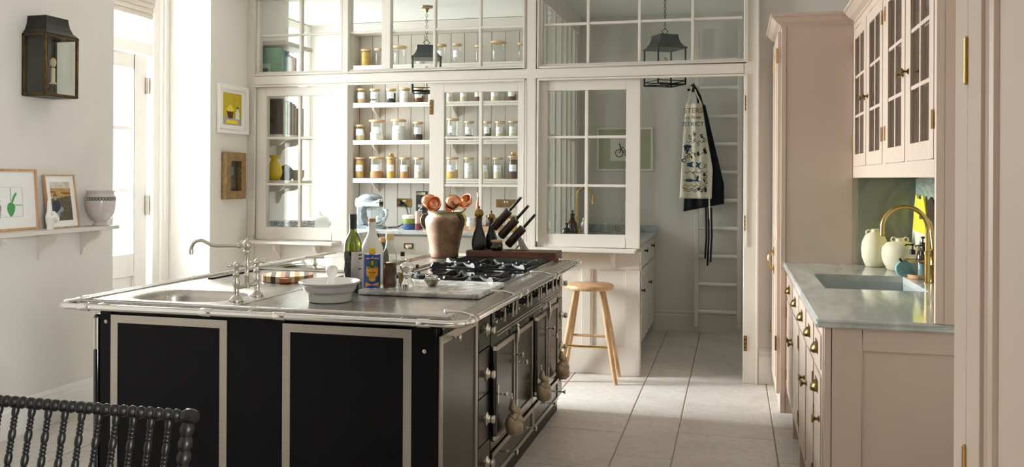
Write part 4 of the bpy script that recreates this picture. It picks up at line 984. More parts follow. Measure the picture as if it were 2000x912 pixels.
MB().lathe([(.031, .047), (.034, .05), (.034, .058), (.03, .061), (0, .061)], c_, 22).build('lid', OAK, t, 50)
wrap([(-40, 0), (40, 0), (40, .014), (-40, .014)], .0364, -105, .014, mat('gold_label', '#7d6a3a', .5), 'label', t, c_)
t = thing('knife_holder', 'slanted dark wooden knife holder with three sleeves on steel stand', 'knife block', (-1.22, 4.95, BZ))
dirv = Vector((.67, 0, .742)).normalized(); offv = Vector((.785, 0, -.62))
SLV = wood('sleeve_wood', '#24140f', '#3d241a', 5., (8, 8, 2), .3)
MB().tube([(-1.24, 4.955, BZ+.004), (-1.205, 4.955, BZ+.05)], .006, 8).prism([(-1.205, BZ), (-1.165, BZ), (-1.21, BZ+.075), (-1.228, BZ+.07)], 4.93, 4.97, 'y').box(-1.29, 4.93, BZ, -1.165, 4.975, BZ+.006).build('stand', STEELD, t, bev=.002)
for k in range(3):
    p0 = Vector((-1.372, 4.94, 1.048))+Vector((.043, 0, -.049))*k; p1 = p0+dirv*.14
    sl = MB().tube([p0, p0+dirv*.006, p1-dirv*.004, p1], [.02, .025, .025, .023], 16).build('sleeve', SLV, t, 40)
    MB().box(-.001, -.014, 0, .001, .014, .05).build('x', STEEL) if False else None
    kn = thing('kitchen_knife', ['upper', 'middle', 'lower'][k]+' black handled knife in the slanted holder', 'knife', tuple(p1), 'knives in the holder')
    MB().tube([p1+dirv*.002, p1+dirv*.008, p1+dirv*.10, p1+dirv*.108], [.008, .0095, .0085, .006], 10).build('handle', BLK, kn, 40)
    MB().tube([p1+dirv*.112-Vector((0, 0, 0)), p1+dirv*.107], .0092, 10).tube([p1+dirv*.0005, p1+dirv*.0075], .0105, 10).build('steel_cap', STEEL, kn, 40)
    MB().tube([p1-dirv*.1, p1+dirv*.001], .004, 6).build('blade', STEEL, kn)
# ---------------------------------------------------------------- pantry, left part
t = thing('jar_shelving', 'pale painted pantry shelving with planked back and four shelves', 'shelving', (-2.45, 7.71, .867))
for k in range(16):
    x0 = -3.515+.1325*k; box(x0+.002, 7.795, .8675, x0+.1305, 7.815, 2.70).build('plank', PAINT, t, bev=.003)
box(-3.548, 7.60, .8675, -3.518, 7.815, 2.795).build('side', PAINT, t, bev=.002)
box(-1.395, 7.60, .8675, -1.375, 7.815, 2.795).build('side', PAINT, t, bev=.002)
box(-3.517, 7.61, 2.70, -1.396, 7.815, 2.795).build('soffit', PAINT, t)
SH = (2.042, 1.692, 1.333, 2.396)
for z in SH:
    b = box(-3.517, 7.6, z-.02, -1.396, 7.794, z).build('shelf', PAINT, t, bev=.002)
    MB().box(-3.517, 7.603, z-.043, -1.396, 7.618, z-.0205).build('edge_moulding', PAINT, b, bev=.003)
    for x in (-3.315, -2.53, -1.75):
        m = MB(); bracket(m, x, 7.794, z-.0205, .15, .12, .018); m.build('bracket', PAINT, b)

LIDW = wood('pale_lid_wood', '#c9a374', '#dcbf95', 6., (4, 4, 4))
LABEL = mat('white_label', '#eef0f2', .8, var=.01); PRINT = mat('label_print', '#b3bac4', .8)
CONT = {'oat': '#cdb48c', 'flour': '#eee9dc', 'cream': '#e6dcc2', 'nut': '#c08a52', 'pasta': '#d9a94e', 'black': '#23201e', 'tea': '#6e3d1c', 'brown': '#5a3a20', 'honey': '#c9a05a', 'rice': '#dcd2b2', 'seed': '#3a2a1e', 'sugar': '#f3f1ec'}
LUMPY = {'nut', 'pasta', 'brown', 'tea', 'seed'}
def cont_mat(k): return mat('contents_'+k, CONT[k], .85, var=.5 if k in LUMPY else .08, scale=130 if k in LUMPY else 60, bmp=.8 if k in LUMPY else .1, bsc=90)
WORD = {'oat': 'oats', 'flour': 'white flour', 'cream': 'cream coloured meal', 'nut': 'nuts', 'pasta': 'golden pasta', 'black': 'black beans', 'tea': 'reddish brown spice', 'brown': 'dark brown grains', 'honey': 'amber grains', 'rice': 'pale rice', 'seed': 'dark seeds', 'sugar': 'white sugar', None: 'nothing'}
ORD = ['leftmost', 'second from left', 'third from left', 'fourth from left', 'fifth from left', 'sixth from left', 'seventh from left', 'eighth from left', 'ninth from left', 'tenth from left', 'rightmost']
def jar(label, x, z, w, h, cont, fill, lab=True, gold=False):
    y = 7.69; r = w/2*.9; t = thing('storage_jar', label, 'jar', (x, y, z), 'glass storage jars in the pantry'); c = (x, y, z+.0005)
    ht = h-.018-(.03 if gold else 0)
    MB().lathe([(r*.95, 0), (r, .003), (r, ht*.93), (r*.93, ht)], c, 20).build('glass', JARG, t, 60)
    if cont:
        n0 = MB().lathe([(0, .003), (r*.93, .004), (r*.93, fill*ht-.004), (r*.8, fill*ht+.002), (0, fill*ht+.004)], c, 16); n0.build('contents', cont_mat(cont), t, 60)
    MB().lathe([(r*.92, ht-.004), (r*.92, ht), (r*1.1, ht+.001), (r*1.12, ht+.014), (r*1.05, ht+.017), (0, ht+.017)], c, 20).build('lid', LIDW, t, 40)
    if gold: MB().lathe([(r*.5, ht+.017), (r*.55, ht+.02), (r*.55, ht+.046), (0, ht+.048)], c, 14).build('gold_cap', BRASSG, t, 40)
    if lab:
        a0 = math.degrees(math.atan2(-7.69, -x))-14; hh = .062; aw = min(62, 3100*.058/(r*54))
        lz = max(.03, ht*.36)
        l = MB().grid(lambda u, v: (x+(r+.001)*math.cos(R(a0+aw*(u-.5)*1.5)), y+(r+.001)*math.sin(R(a0+aw*(u-.5)*1.5)), z+lz+hh*v), 8, 1).build('label', LABEL, t, 70)
        MB().grid(lambda u, v: (x+(r+.0016)*math.cos(R(a0+aw*(u-.5)*.8)), y+(r+.0016)*math.sin(R(a0+aw*(u-.5)*.8)), z+lz+.026+.004*v), 6, 1).build('print_line', PRINT, l)
rows = [
 ('topmost shelf', 2.396, [(-3.407, .10, .163, 'pasta', .93, 0), (-3.268, .094, .168, None, 0, 0), (-3.064, .139, .184, None, 0, 0), (-2.856, .092, .165, 'flour', .2, 0), (-2.649, .10, .187, None, 0, 1), (-2.494, .09, .187, None, 0, 1), (-2.282, .079, .168, None, 0, 0), (-2.096, .146, .197, None, 0, 0), (-1.875, .08, .175, None, 0, 0)]),
 ('second shelf', 2.042, [(-3.447, .095, .145, 'oat', .85, 1), (-3.312, .099, .14, 'sugar', .2, 1), (-3.146, .098, .139, 'black', .8, 1), (-3.012, .105, .143, 'flour', .9, 1), (-2.866, .1, .142, 'tea', .5, 1), (-2.735, .09, .143, 'cream', .7, 1), (-2.564, .09, .151, 'cream', .9, 1), (-2.425, .089, .15, 'rice', .8, 1), (-2.289, .08, .145, 'tea', .45, 1), (-2.125, .097, .144, 'cream', .8, 1), (-1.966, .087, .138, 'tea', .5, 1)]),
 ('middle shelf', 1.692, [(-3.46, .105, .151, 'oat', .7, 1), (-3.289, .15, .194, 'flour', .45, 1), (-3.069, .145, .197, 'sugar', .75, 1), (-2.874, .096, .172, 'seed', .35, 1), (-2.531, .125, .2, 'brown', .2, 1), (-2.373, .093, .175, 'seed', .25, 1), (-2.198, .08, .172, 'brown', .7, 1), (-2.079, .092, .17, 'rice', .75, 1), (-1.954, .091, .172, 'cream', .6, 1)]),
 ('lowest shelf', 1.333, [(-3.462, .1, .2, 'honey', .95, 1), (-3.289, .145, .205, 'nut', .35, 1), (-3.143, .1, .235, 'honey', .95, 1), (-3.007, .1, .198, 'nut', .6, 1), (-2.866, .1, .198, 'cream', .4, 1), (-2.537, .125, .2, 'pasta', .45, 1), (-2.373, .1, .199, 'flour', .8, 1), (-2.225, .1, .198, 'rice', .5, 1), (-2.096, .1, .197, 'rice', .55, 1), (-1.949, .1, .242, 'brown', .9, 1)])]
for rn, z, js in rows:
    for i, (x, w_, h_, cont, fill, lab) in enumerate(js):
        o_ = ORD[i] if i < len(js)-1 else 'rightmost'
        lab_ = ('jar of %s with wooden lid, %s on %s' % (WORD[cont], o_, rn)) if cont else ('empty glass jar with wooden lid, %s on %s' % (o_, rn))
        jar(lab_, x, z, w_, h_, cont, fill, lab, gold=(rn == 'lowest shelf' and i in (2, 9)))

# worktops and drawer units
WTM = marble('pantry_marble', '#e4e6e6', '#b9bfc2', 2.5, (1, 1, 1), .15)
o = MB().box(-3.585, 6.06, .839, -3.105, 7.25, .867).box(-3.585, 7.25, .839, -1.376, 7.794, .867).build('pantry_worktop', WTM); tag(o, 'white marble worktop running round the pantry corner', 'worktop')
for lab, x0, x1 in (('cream drawer unit with brass pull under the pantry jars', -3.09, -2.45), ('cream drawer unit behind the glazed pantry door', -2.44, -1.80)):
    u = thing('drawer_unit', lab, 'base cabinet', ((x0+x1)/2, 7.5, 0), 'pantry base units')
    box(x0, 7.285, .09, x1, 7.79, .838).build('carcass', PAINT, u); box(x0, 7.34, 0, x1, 7.7, .09).build('plinth', PAINT, u)
    for z0, z1 in ((.62, .82), (.36, .605), (.105, .345)):
        d_ = box(x0+.02, 7.27, z0, x1-.02, 7.2848, z1).build('drawer', PAINT, u, bev=.002)
        xm = (x0+x1)/2-.03; zm = (z0+z1)/2+.015
        p = box(xm-.045, 7.266, zm-.024, xm+.045, 7.2698, zm+.024).build('pull_plate', BRASS, d_, bev=.001)
        MB().box(xm-.03, 7.2625, zm-.014, xm+.03, 7.2658, zm+.012).build('pull_recess', WHITE, p); MB().tube([(xm-.02, 7.262, zm-.005), (xm, 7.245, zm-.02), (xm+.02, 7.262, zm-.005)], .004, 6).build('drop_pull', BRASSG, p)
u = thing('drawer_unit', 'cream base unit under the pantry window', 'base cabinet', (-3.35, 6.6, 0), 'pantry base units')
box(-3.585, 6.07, .09, -3.12, 7.28, .838).build('carcass', PAINT, u); box(-3.585, 6.1, 0, -3.17, 7.28, .09).build('plinth', PAINT, u)
for y0, y1 in ((6.09, 6.47), (6.485, 6.865), (6.88, 7.26)): box(-3.119, y0, .11, -3.105, y1, .82).build('door', PAINT, u, bev=.002)

# stand mixer with cable and sockets
SILV = mat('silver_blue_enamel', '#98a2a8', .22, .85, var=.03)
mx, my, mz = -3.27, 7.52, .8675
t = thing('stand_mixer', 'silver stand mixer with glass bowl on the pantry worktop', 'mixer', (mx, my, mz))
MB().lathe([(.001, 0), (.085, 0), (.088, .006), (.085, .02), (.06, .03), (.001, .03)], (mx+.05, my, mz+.0003), 28, sx=1.15).box(mx-.125, my-.05, mz+.0003, mx-.02, my+.05, mz+.03).build('base', SILV, t, 40)
MB().prism([(mx-.125, mz+.025), (mx-.05, mz+.025), (mx-.06, mz+.1), (mx-.065, mz+.17), (mx-.03, mz+.215), (mx-.13, mz+.215), (mx-.135, mz+.1)], my-.045, my+.045, 'y').build('column', SILV, t, bev=.015, smooth=50)
MB().ball((mx-.01, my, mz+.27), .06, 20, 12, (2.1, .95, 1.0)).build('motor_head', SILV, t, 70)
MB().tube([(mx-.14, my, mz+.238), (mx+.1, my, mz+.238)], [.05, .05], 18).build('head_band', CHROME, t, 50)
MB().lathe([(.022, 0), (.024, .02), (.028, .04)], (mx+.075, my, mz+.185), 16).ball((mx+.11, my-.01, mz+.265), .016, 10, 6).build('attachment_hub', CHROME, t, 50)
bowl = MB().lathe([(.045, .03), (.05, .034), (.085, .07), (.104, .12), (.108, .175), (.111, .178), (.105, .175), (.1, .12), (.08, .075), (.001, .04)], (mx+.06, my, mz), 30).build('glass_bowl', glass('bowl_glass', (.9, .94, .95), 2.2, .03, .06), t, 60)
MB().tube([(mx-.04, my-.02, mz+.15), (mx-.075, my-.05, mz+.14), (mx-.08, my-.055, mz+.1), (mx-.035, my-.03, mz+.07)], .008, 8).build('bowl_handle', glass('bowl_glass2', (.85, .9, .92), 2.2, .03, .1), bowl, 60)
MB().tube([(mx+.07, my, mz+.185), (mx+.07, my, mz+.07)], .006, 8).ball((mx+.07, my, mz+.085), .03, 12, 8, (1, .4, 1.2)).build('beater', CHROME, t, 50)
cb = MB().tube([(mx+.13, my+.1, mz+.006), (mx+.2, my+.16, mz+.008), (-3.0+.0, 7.70, mz+.05), (-2.985, 7.74, mz+.12), (-3.02, 7.765, mz+.2), (-3.065, 7.772, mz+.228)], .0055, 8).build('mixer_cable', BLK, None, 60)
tag(cb, 'black mains cable curving from mixer to the brass socket', 'cable')
def socket(label, x0, x1, z0, z1):
    s_ = thing('wall_socket', label, 'socket', ((x0+x1)/2, 7.79, z0), 'brass sockets in the pantry')
    box(x0, 7.787, z0, x1, 7.7948, z1).build('plate', BRASS, s_, bev=.002)
    for k in (.27, .73):
        x = x0+(x1-x0)*k; zc = z0+(z1-z0)*.4
        for dx, dz in ((0, .014), (-.011, -.006), (.011, -.006)): box(x+dx-.003, 7.7855, zc+dz-.005, x+dx+.003, 7.7868, zc+dz+.005).build('pin_hole', BLK, s_)
    for k in (.45, .58): box(x0+(x1-x0)*k-.006, 7.7845, z1-.032, x0+(x1-x0)*k+.006, 7.7868, z1-.014).build('switch', mat('switch_white', '#efe9da', .4), s_)
socket('brass double socket with black plug beside the mixer', -3.125, -2.975, 1.062, 1.142)
socket('brass double socket near the pantry door', -2.14, -1.955, 1.07, 1.143)
o = MB().ball((-3.082, 7.775, 1.095), .026, 14, 8, (1, .6, 1)).build('mains_plug', BLK, None, 60); tag(o, 'round black plug in the brass socket', 'plug')
# packets and bottles at the back
t = thing('tall_packet', 'tall black packet with white lettering beside socket', 'packet', (-2.82, 7.65, .8675))
box(-2.868, 7.62, .868, -2.772, 7.69, 1.215).build('pack', mat('packet_black', '#1a1a1a', .35), t, bev=.004)
MB().box(-2.866, 7.6185, 1.18, -2.774, 7.6198, 1.205).build('silver_band', CHROME, t)
text('SINI', .062, Matrix.Translation((-2.822, 7.619, 1.04)) @ Matrix.Rotation(R(90), 4, 'X') @ Matrix.Rotation(R(90), 4, 'Z'), mat('white_ink', '#e8e8e4', .6), 'lettering', t)
t = thing('olive_tub', 'green and blue patterned tub with clear lid by black packet', 'tub', (-2.885, 7.5, .8675)); c_ = (-2.885, 7.5, .8675)
MB().lathe([(.055, 0), (.06, .004), (.06, .055)], c_, 22).build('lower_band', mat('tub_blue', '#33507e', .4, var=.6, scale=30), t, 40)
MB().lathe([(.06, .055), (.06, .1), (.001, .1)], c_, 22).build('olives', mat('olive_green', '#7c8f3a', .4, var=.5, scale=60, bmp=.4), t, 40)
MB().lathe([(.062, .1), (.064, .104), (.064, .125), (.055, .132), (0, .133)], c_, 22).build('lid', mat('clear_lid', '#e8ecec', .2), t, 40)
t = thing('cream_tube', 'pale pink bottle with maroon lower half on the worktop', 'bottle', (-2.775, 7.43, .8675)); c_ = (-2.775, 7.43, .8675)
MB().lathe([(.024, 0), (.026, .004), (.026, .06)], c_, 18).build('lower', mat('maroon', '#7a3b3b', .4), t, 40); MB().lathe([(.026, .06), (.026, .15), (.024, .17), (0, .172)], c_, 18).build('upper', mat('blush', '#dcb9a8', .4), t, 40)
TRM = wood('pink_tray_wood', '#c08d6c', '#d3a583', 4., (3, 3, 3))
o = MB().box(-2.71, 7.38, .8675, -2.0, 7.58, .88).box(-2.71, 7.38, .88, -2.0, 7.395, .915).box(-2.71, 7.565, .88, -2.0, 7.58, .915).box(-2.71, 7.395, .88, -2.695, 7.565, .915).box(-2.015, 7.395, .88, -2.0, 7.565, .915).build('wooden_tray', TRM); tag(o, 'long pinkish wooden tray holding condiment bottles', 'tray')
def cond(label, x, y, r_, h_, hexs, caphex, neck=.35):
    t = thing('condiment_bottle', label, 'bottle', (x, y, .8805), 'condiments on the pantry tray'); c = (x, y, .8808)
    MB().lathe([(r_*.9, 0), (r_, .004), (r_, h_*.6), (r_*.8, h_*.72), (r_*neck, h_*.82), (r_*neck, h_*.9)], c, 16).build('body', mat('cond_'+hexs, hexs, .15, coat=.3), t, 60)
    MB().lathe([(r_*(neck+.12), h_*.88), (r_*(neck+.12), h_), (0, h_)], c, 14).build('cap', mat('cap_'+caphex, caphex, .4), t, 40)
for a in (('slim bottle of orange sauce in the condiment tray', -2.21, 7.45, .03, .33, '#b9702e', '#cfc8b8'), ('dark bottle at left end of the tray', -2.62, 7.47, .03, .2, '#2f3218', '#1d1d1d'), ('yellow oil bottle behind the jug', -2.37, 7.5, .034, .16, '#c3b13a', '#e0c24a'),
          ('fluted white pot in the tray', -2.27, 7.42, .042, .11, '#dfe0dc', '#d8d8d4', .8), ('brown spice jar with black lid', -2.105, 7.45, .036, .13, '#5b4532', '#26221f', .85), ('yellow mustard jar at right end of tray', -2.06, 7.52, .034, .11, '#c7a73f', '#d5c06a', .85)): cond(*a)
t = thing('lidded_jar', 'glass jar of amber honey behind the knife holder', 'jar', (-1.9, 7.5, .8675)); c_ = (-1.90, 7.5, .868)
MB().lathe([(.045, 0), (.05, .004), (.05, .11), (.04, .12)], c_, 18).build('glass', mat('honey_glass', '#b98d3c', .1, coat=.4), t, 60); MB().lathe([(.045, .118), (.047, .14), (0, .142)], c_, 18).build('lid', BRASS, t, 40)

# ---------------------------------------------------------------- book shelves on the left pantry wall
t = thing('book_shelves', 'pale bracketed book shelves beside the pantry window', 'shelving', (-3.48, 6.28, 1.2))
for z, th in ((2.395, .035), (2.06, .03), (1.672, .03), (1.315, .03)):
    b = box(-3.598, 6.05, z-th, -3.35, 6.5, z).build('shelf', PAINT, t, bev=.002)
    for y in (6.12, 6.38) if z < 1.9 else ():
        m = MB(); m.prism([(-3.598, z-th-.0005), (-3.39, z-th-.0005), (-3.39, z-th-.025), (-3.43, z-th-.05), (-3.50, z-th-.06), (-3.545, z-th-.085), (-3.572, z-th-.15), (-3.598, z-th-.16)], y-.012, y+.012, 'y'); m.build('bracket', PAINT, b)
def book(label, y0, th, z, h_, d_, hexs, grp):
    t = thing('book', label, 'book', (-3.5, y0+th/2, z), grp); x1 = -3.385; x0 = x1-d_; cm = mat('book_'+hexs, hexs, .6, var=.1, scale=20)
    MB().box(x0, y0, z+.0005, x1, y0+.0025, z+h_).box(x0, y0+th-.0025, z+.0005, x1, y0+th, z+h_).box(x1-.0025, y0+.0025, z+.0005, x1, y0+th-.0025, z+h_).build('cover', cm, t)
    box(x0+.004, y0+.0025, z+.003, x1-.003, y0+th-.0025, z+h_-.004).build('pages', mat('paper', '#e9e2d2', .9), t)
    return t
y = 6.062
bk = [(.03, .275, '#3b2f36', 'dark plum cookbook with its cover facing the sash'), (.02, .272, '#d8cfba', 'cream spined book after the plum cookbook'), (.012, .262, '#6f9b54', 'thin leaf green book'), (.02, .255, '#c8d8c0', 'pale green spined book'), (.018, .262, '#3f8f86', 'teal spined book'), (.022, .268, '#d9d4c4', 'ivory spined book beside the teal one'), (.014, .25, '#b4614c', 'thin brick red book'), (.024, .262, '#2f7f8f', 'blue teal spined book'), (.018, .245, '#cdb98f', 'tan spined book'), (.022, .252, '#8c6f86', 'mauve spined book'), (.025, .24, '#b89f7d', 'sandy brown book at the row end')]
for th, h_, hx, lab in bk:
    b0 = book(lab+' on the lower book shelf', y, th, 1.672, h_, .2, hx, 'books on the lower pantry shelf')
    if y < 6.07: text('SLOVER', .045, Matrix.Translation((-3.53, 6.0612, 1.84)) @ Matrix.Rotation(R(90), 4, 'X') @ Matrix.Rotation(R(90), 4, 'Z'), mat('cover_ink', '#a79aa0', .7), 'cover_lettering', b0)
    y += th+.0015
o = box(-3.56, 6.40, 1.6725, -3.40, 6.455, 1.90).build('box_file', mat('grey_file', '#a9acb2', .7), None, bev=.003); tag(o, 'grey box file at the end of the lower book shelf', 'box file')
y = 6.062
for i, (th, h_, hx, lab) in enumerate([(.035, .282, '#7fa38c', 'large sage green book with pale cover box'), (.03, .265, '#4d7f86', 'blue green book beside the sage one'), (.02, .262, '#5a4668', 'purple spined book'), (.026, .265, '#7da3bf', 'light blue spined book'), (.022, .245, '#e4e0d6', 'white spined book'), (.014, .23, '#7d9a6a', 'thin green spined book'), (.03, .235, '#c2523c', 'red spined book'), (.018, .225, '#d9d9d2', 'thin white book'), (.03, .23, '#8f9a96', 'grey spined book')]):
    b0 = book(lab+' on the upper book shelf', y, th, 2.06, h_, .205, hx, 'books on the upper pantry shelf')
    if i == 0:
        c0 = box(-3.575, 6.0608, 2.13, -3.48, 6.0618, 2.22).build('cover_box', mat('cover_pale', '#b9cbbf', .6), b0)
        MB().prism([(-3.565, 2.16), (-3.545, 2.185), (-3.51, 2.185), (-3.49, 2.165), (-3.52, 2.155)], 6.0602, 6.0607, 'y').prism([(-3.57, 2.135), (-3.49, 2.135), (-3.49, 2.15), (-3.57, 2.15)], 6.0602, 6.0607, 'y').build('cover_print', mat('cover_blue', '#4f7286', .6), b0)
    y += th+.0015
# pots on the lower shelf
YG = mat('yellow_glaze', '#d9b81f', .25, var=.08, coat=.3)
t = thing('yellow_jug', 'bright yellow flared vase on the lower pantry shelf', 'vase', (-3.47, 6.12, 1.315)); c_ = (-3.475, 6.12, 1.3155)
MB().lathe([(.001, 0), (.03, 0), (.055, .035), (.062, .075), (.05, .12), (.028, .155), (.024, .17), (.045, .19), (.05, .197), (.042, .195), (.02, .17), (.001, .1)], c_, 26).build('body', YG, t, 60)
t = thing('round_pot', 'dark green round pot beside the yellow vase', 'pot', (-3.45, 6.26, 1.315)); c_ = (-3.45, 6.255, 1.3155)
MB().lathe([(.001, 0), (.04, 0), (.058, .03), (.062, .06), (.052, .09), (.03, .115), (.012, .122), (0, .122)], c_, 24).build('body', mat('dark_green_glaze', '#28332c', .35, var=.2), t, 60); MB().lathe([(.014, .12), (.01, .126), (0, .127)], c_, 12).build('rim', mat('grey_rim', '#5d625c', .5), t, 40)
t = thing('olive_bowl', 'small olive beaker at the end of the lower pantry shelf', 'bowl', (-3.43, 6.4, 1.315)); c_ = (-3.42, 6.39, 1.3155)
MB().lathe([(.001, 0), (.035, 0), (.05, .03), (.055, .085), (.051, .085), (.045, .03), (.001, .01)], c_, 22).build('body', mat('olive_glaze', '#b5aa6c', .4), t, 60)
def speck():
    m, nt, bs = base_nodes('blue_speckle'); f = noise(nt, coords(nt), 90., 3, .6)
    nt.links.new(ramp(nt, f, [(.46, lin('#eeeef0')), (.53, lin('#9ea2b6')), (.62, lin('#4d5273'))]), bs.inputs['Base Color']); bs.inputs['Roughness'].default_value = .6; return m
t = thing('patterned_box', 'blue and white patterned box on the pantry worktop', 'box', (-3.4, 6.2, .8675))
box(-3.5, 6.1, .868, -3.22, 6.3, .985).build('box_body', speck(), t, bev=.003); box(-3.503, 6.097, .9855, -3.217, 6.303, 1.0).build('lid', MATS['blue_speckle'] if 'blue_speckle' in MATS else speck(), t, bev=.002)
t = thing('white_teapot', 'white rounded teapot on the worktop in the bright pantry recess', 'teapot', (-3.42, 6.75, .8675)); c_ = (-3.42, 6.78, .868)
MB().lathe([(.001, 0), (.05, 0), (.08, .03), (.092, .075), (.08, .12), (.05, .145), (.03, .15), (.03, .155), (.012, .165), (.014, .178), (0, .184)], c_, 26).build('body', PORC, t, 60)
MB().tube([(c_[0]+.08, c_[1], c_[2]+.07), (c_[0]+.12, c_[1], c_[2]+.1), (c_[0]+.135, c_[1], c_[2]+.14)], [.018, .013, .009], 10).build('spout', PORC, t, 60)
MB().tube([(c_[0]-.075, c_[1], c_[2]+.12), (c_[0]-.125, c_[1], c_[2]+.12), (c_[0]-.13, c_[1], c_[2]+.06), (c_[0]-.085, c_[1], c_[2]+.045)], .008, 8).build('handle', PORC, t, 60)
# ---------------------------------------------------------------- pantry, right part
w = sthing('window_7', 'glazed divider with upright posts between the two pantry rooms', 'window', (-1.355, 6.9, .0))
f = MB().box(-1.373, 6.035, .0, -1.34, 7.595, .9).box(-1.373, 6.035, 2.62, -1.335, 7.595, 2.795)
f.box(-1.373, 7.596, 0, -1.35, 7.81, 2.795)
for y in (6.05, 6.22, 6.56, 6.80, 7.02, 7.22, 7.42): box(-1.37, y, .9, -1.335, y+.05, 2.62).build('post', PAINT, w, bev=.003)
f.build('frame', PAINT, w, bev=.003)
MB().box(-1.36, 6.04, 1.66, -1.345, 7.59, 1.68).build('glazing_bar', PAINT, w)
ysx = (6.10, 6.22, 6.56, 6.80, 7.02, 7.22, 7.42, 7.595)
for a, b in zip(ysx, ysx[1:]):
    a2 = a if a == 6.10 else a+.05
    for z0, z1 in ((.9, 1.66), (1.68, 2.62)): box(-1.355, a2, z0, -1.352, b, z1).build('pane', PANE, w)
PM = marble('pantry_grey_marble', '#a9b0ad', '#858d8a', 2., (1, 1, 1), .12)
o = MB().box(-1.33, 6.05, .839, -.655, 7.78, .867).build('sink_worktop', PM); tag(o, 'grey marble worktop behind the right sash', 'worktop')
o = box(-1.33, 7.781, .8395, -.655, 7.8, .93).build('marble_upstand', PM); tag(o, 'low grey marble upstand along pantry back wall', 'splashback')
u = thing('sink_unit', 'cream pantry cupboard with dark knobs beside the doorway', 'base cabinet', (-1.0, 6.9, 0))
box(-1.32, 6.06, .07, -.70, 7.77, .838).build('carcass', PAINT, u); box(-1.3, 6.1, 0, -.74, 7.7, .07).build('plinth', PAINT, u)
for y0, y1 in ((6.08, 6.63), (6.645, 7.19), (7.205, 7.76)):
    d_ = box(-.699, y0, .66, -.682, y1, .825).build('drawer', PAINT, u, bev=.002); knob((-.682, (y0+y1)/2, .775), 'x', 1, .014, PEWTER, d_)
    d_ = MB().box(-.699, y0, .09, -.682, y1, .645).build('door', PAINT, u, bev=.002); knob((-.682, y0+.05, .49), 'x', 1, .014, PEWTER, d_)
    box(-.682, y0+.06, .16, -.679, y1-.06, .58).build('door_panel', PAINT, d_)
t = thing('pantry_tap', 'slender brass gooseneck tap behind the right sash', 'tap', (-1.27, 7.3, .867))
MB().lathe([(.022, 0), (.022, .005), (.01, .01), (.01, .3)], (-1.285, 7.28, .8672), 16).tube([(-1.285, 7.28, 1.16)]+arc((-1.22, 7.28, 1.2), .065, 180, 0, 14)+[(-1.155, 7.28, 1.15)], .009, 10).lathe([(.011, 0), (.016, -.03), (.0, -.032)], (-1.155, 7.28, 1.155), 12).build('spout', BRASSG, t, 50)
for y in (7.2, 7.36): MB().lathe([(.016, 0), (.01, .01), (.008, .05), (0, .052)], (-1.285, y, .8672), 12).tube([(-1.31, y, .925), (-1.26, y, .925)], .005, 8).build('tap_handle', BRASSG, t, 50)
t = thing('amber_bottle', 'amber glass bottle with pump in front of pantry tap', 'soap bottle', (-1.285, 7.05, .867)); c_ = (-1.285, 7.05, .8675)
MB().lathe([(.001, 0), (.045, 0), (.047, .06), (.04, .1), (.02, .14), (.014, .155), (.014, .17)], c_, 20).build('bottle', AMB, t, 60); MB().lathe([(.016, .17), (.016, .185), (.005, .188), (.005, .205), (.012, .206), (.012, .212), (0, .214)], c_, 12).build('pump', BLK, t, 40)
t = thing('green_bottle', 'dark green round flask beside the amber bottle', 'bottle', (-1.3, 6.93, .867)); c_ = (-1.31, 6.93, .8675)
MB().lathe([(.001, 0), (.035, 0), (.045, .03), (.035, .065), (.012, .08), (.012, .1)], c_, 20).build('body', mat('bottle_green', '#203a2a', .15, coat=.4), t, 60); MB().lathe([(.014, .1), (.014, .115), (0, .116)], c_, 12).build('cap', BLK, t, 40)
t = thing('white_bottle', 'slim white washing up bottle beside the pantry tap', 'bottle', (-1.2, 7.1, .867)); c_ = (-1.2, 7.1, .8675)
MB().lathe([(.001, 0), (.025, 0), (.027, .08), (.02, .11), (.009, .12), (.009, .15)], c_, 18).build('body', PORC, t, 60); MB().lathe([(.011, .12), (.011, .135), (0, .15)], c_, 10).build('cap', mat('lime_cap', '#a9b53c', .4), t, 40)
t = thing('wire_rack', 'chrome wire drying rack on the pantry worktop', 'dish rack', (-.98, 7.4, .867)); m = MB()
for k in range(9): x = -1.12+.035*k; m.tube([(x, 7.2, .872), (x, 7.2, .96), (x, 7.27, .97), (x, 7.34, .96), (x, 7.34, .872)], .0018, 5)
m.tube([(-1.13, 7.2, .872), (-.83, 7.2, .872), (-.83, 7.34, .872), (-1.13, 7.34, .872)], .0025, 6, True); m.build('wires', CHROME, t, 60)
for k, x in enumerate((-1.05, -.93)):
    g = MB().lathe([(.028, 0), (.034, .08), (.03, .1), (.012, .11), (.01, .13), (.008, .13), (.026, .1), (.03, .08), (.024, .005)], (x, 7.45+.05*k, .868), 16).build('upturned_glass', JARG, None, 60); tag(g, ['clear carafe drying beside the tap', 'clear carafe drying farther from tap'][k], 'glass')
def box_frame(name, label, cat, x0, x1, z0, z1, y, fw, fm, art, mount=None):
    t = thing(name, label, cat, ((x0+x1)/2, y, z0))
    MB().box(x0, y-.022, z0, x1, y, z0+fw).box(x0, y-.022, z1-fw, x1, y, z1).box(x0, y-.022, z0+fw, x0+fw, y, z1-fw).box(x1-fw, y-.022, z0+fw, x1, y, z1-fw).build('frame', fm, t, bev=.002)
    return t
t = box_frame('framed_drawing', 'white framed ink drawing on green mount in the pantry', 'picture', -1.204, -.701, 1.411, 1.80, 7.8195, .018, WHITE, None)
box(-1.186, 7.806, 1.429, -.719, 7.812, 1.782).build('mount', mat('sage_mount', '#b9bfa3', .8), t); box(-1.08, 7.803, 1.50, -.86, 7.8055, 1.71).build('paper', mat('drawing_paper', '#eceae2', .9), t)
INKB = mat('black_ink', '#161616', .7)
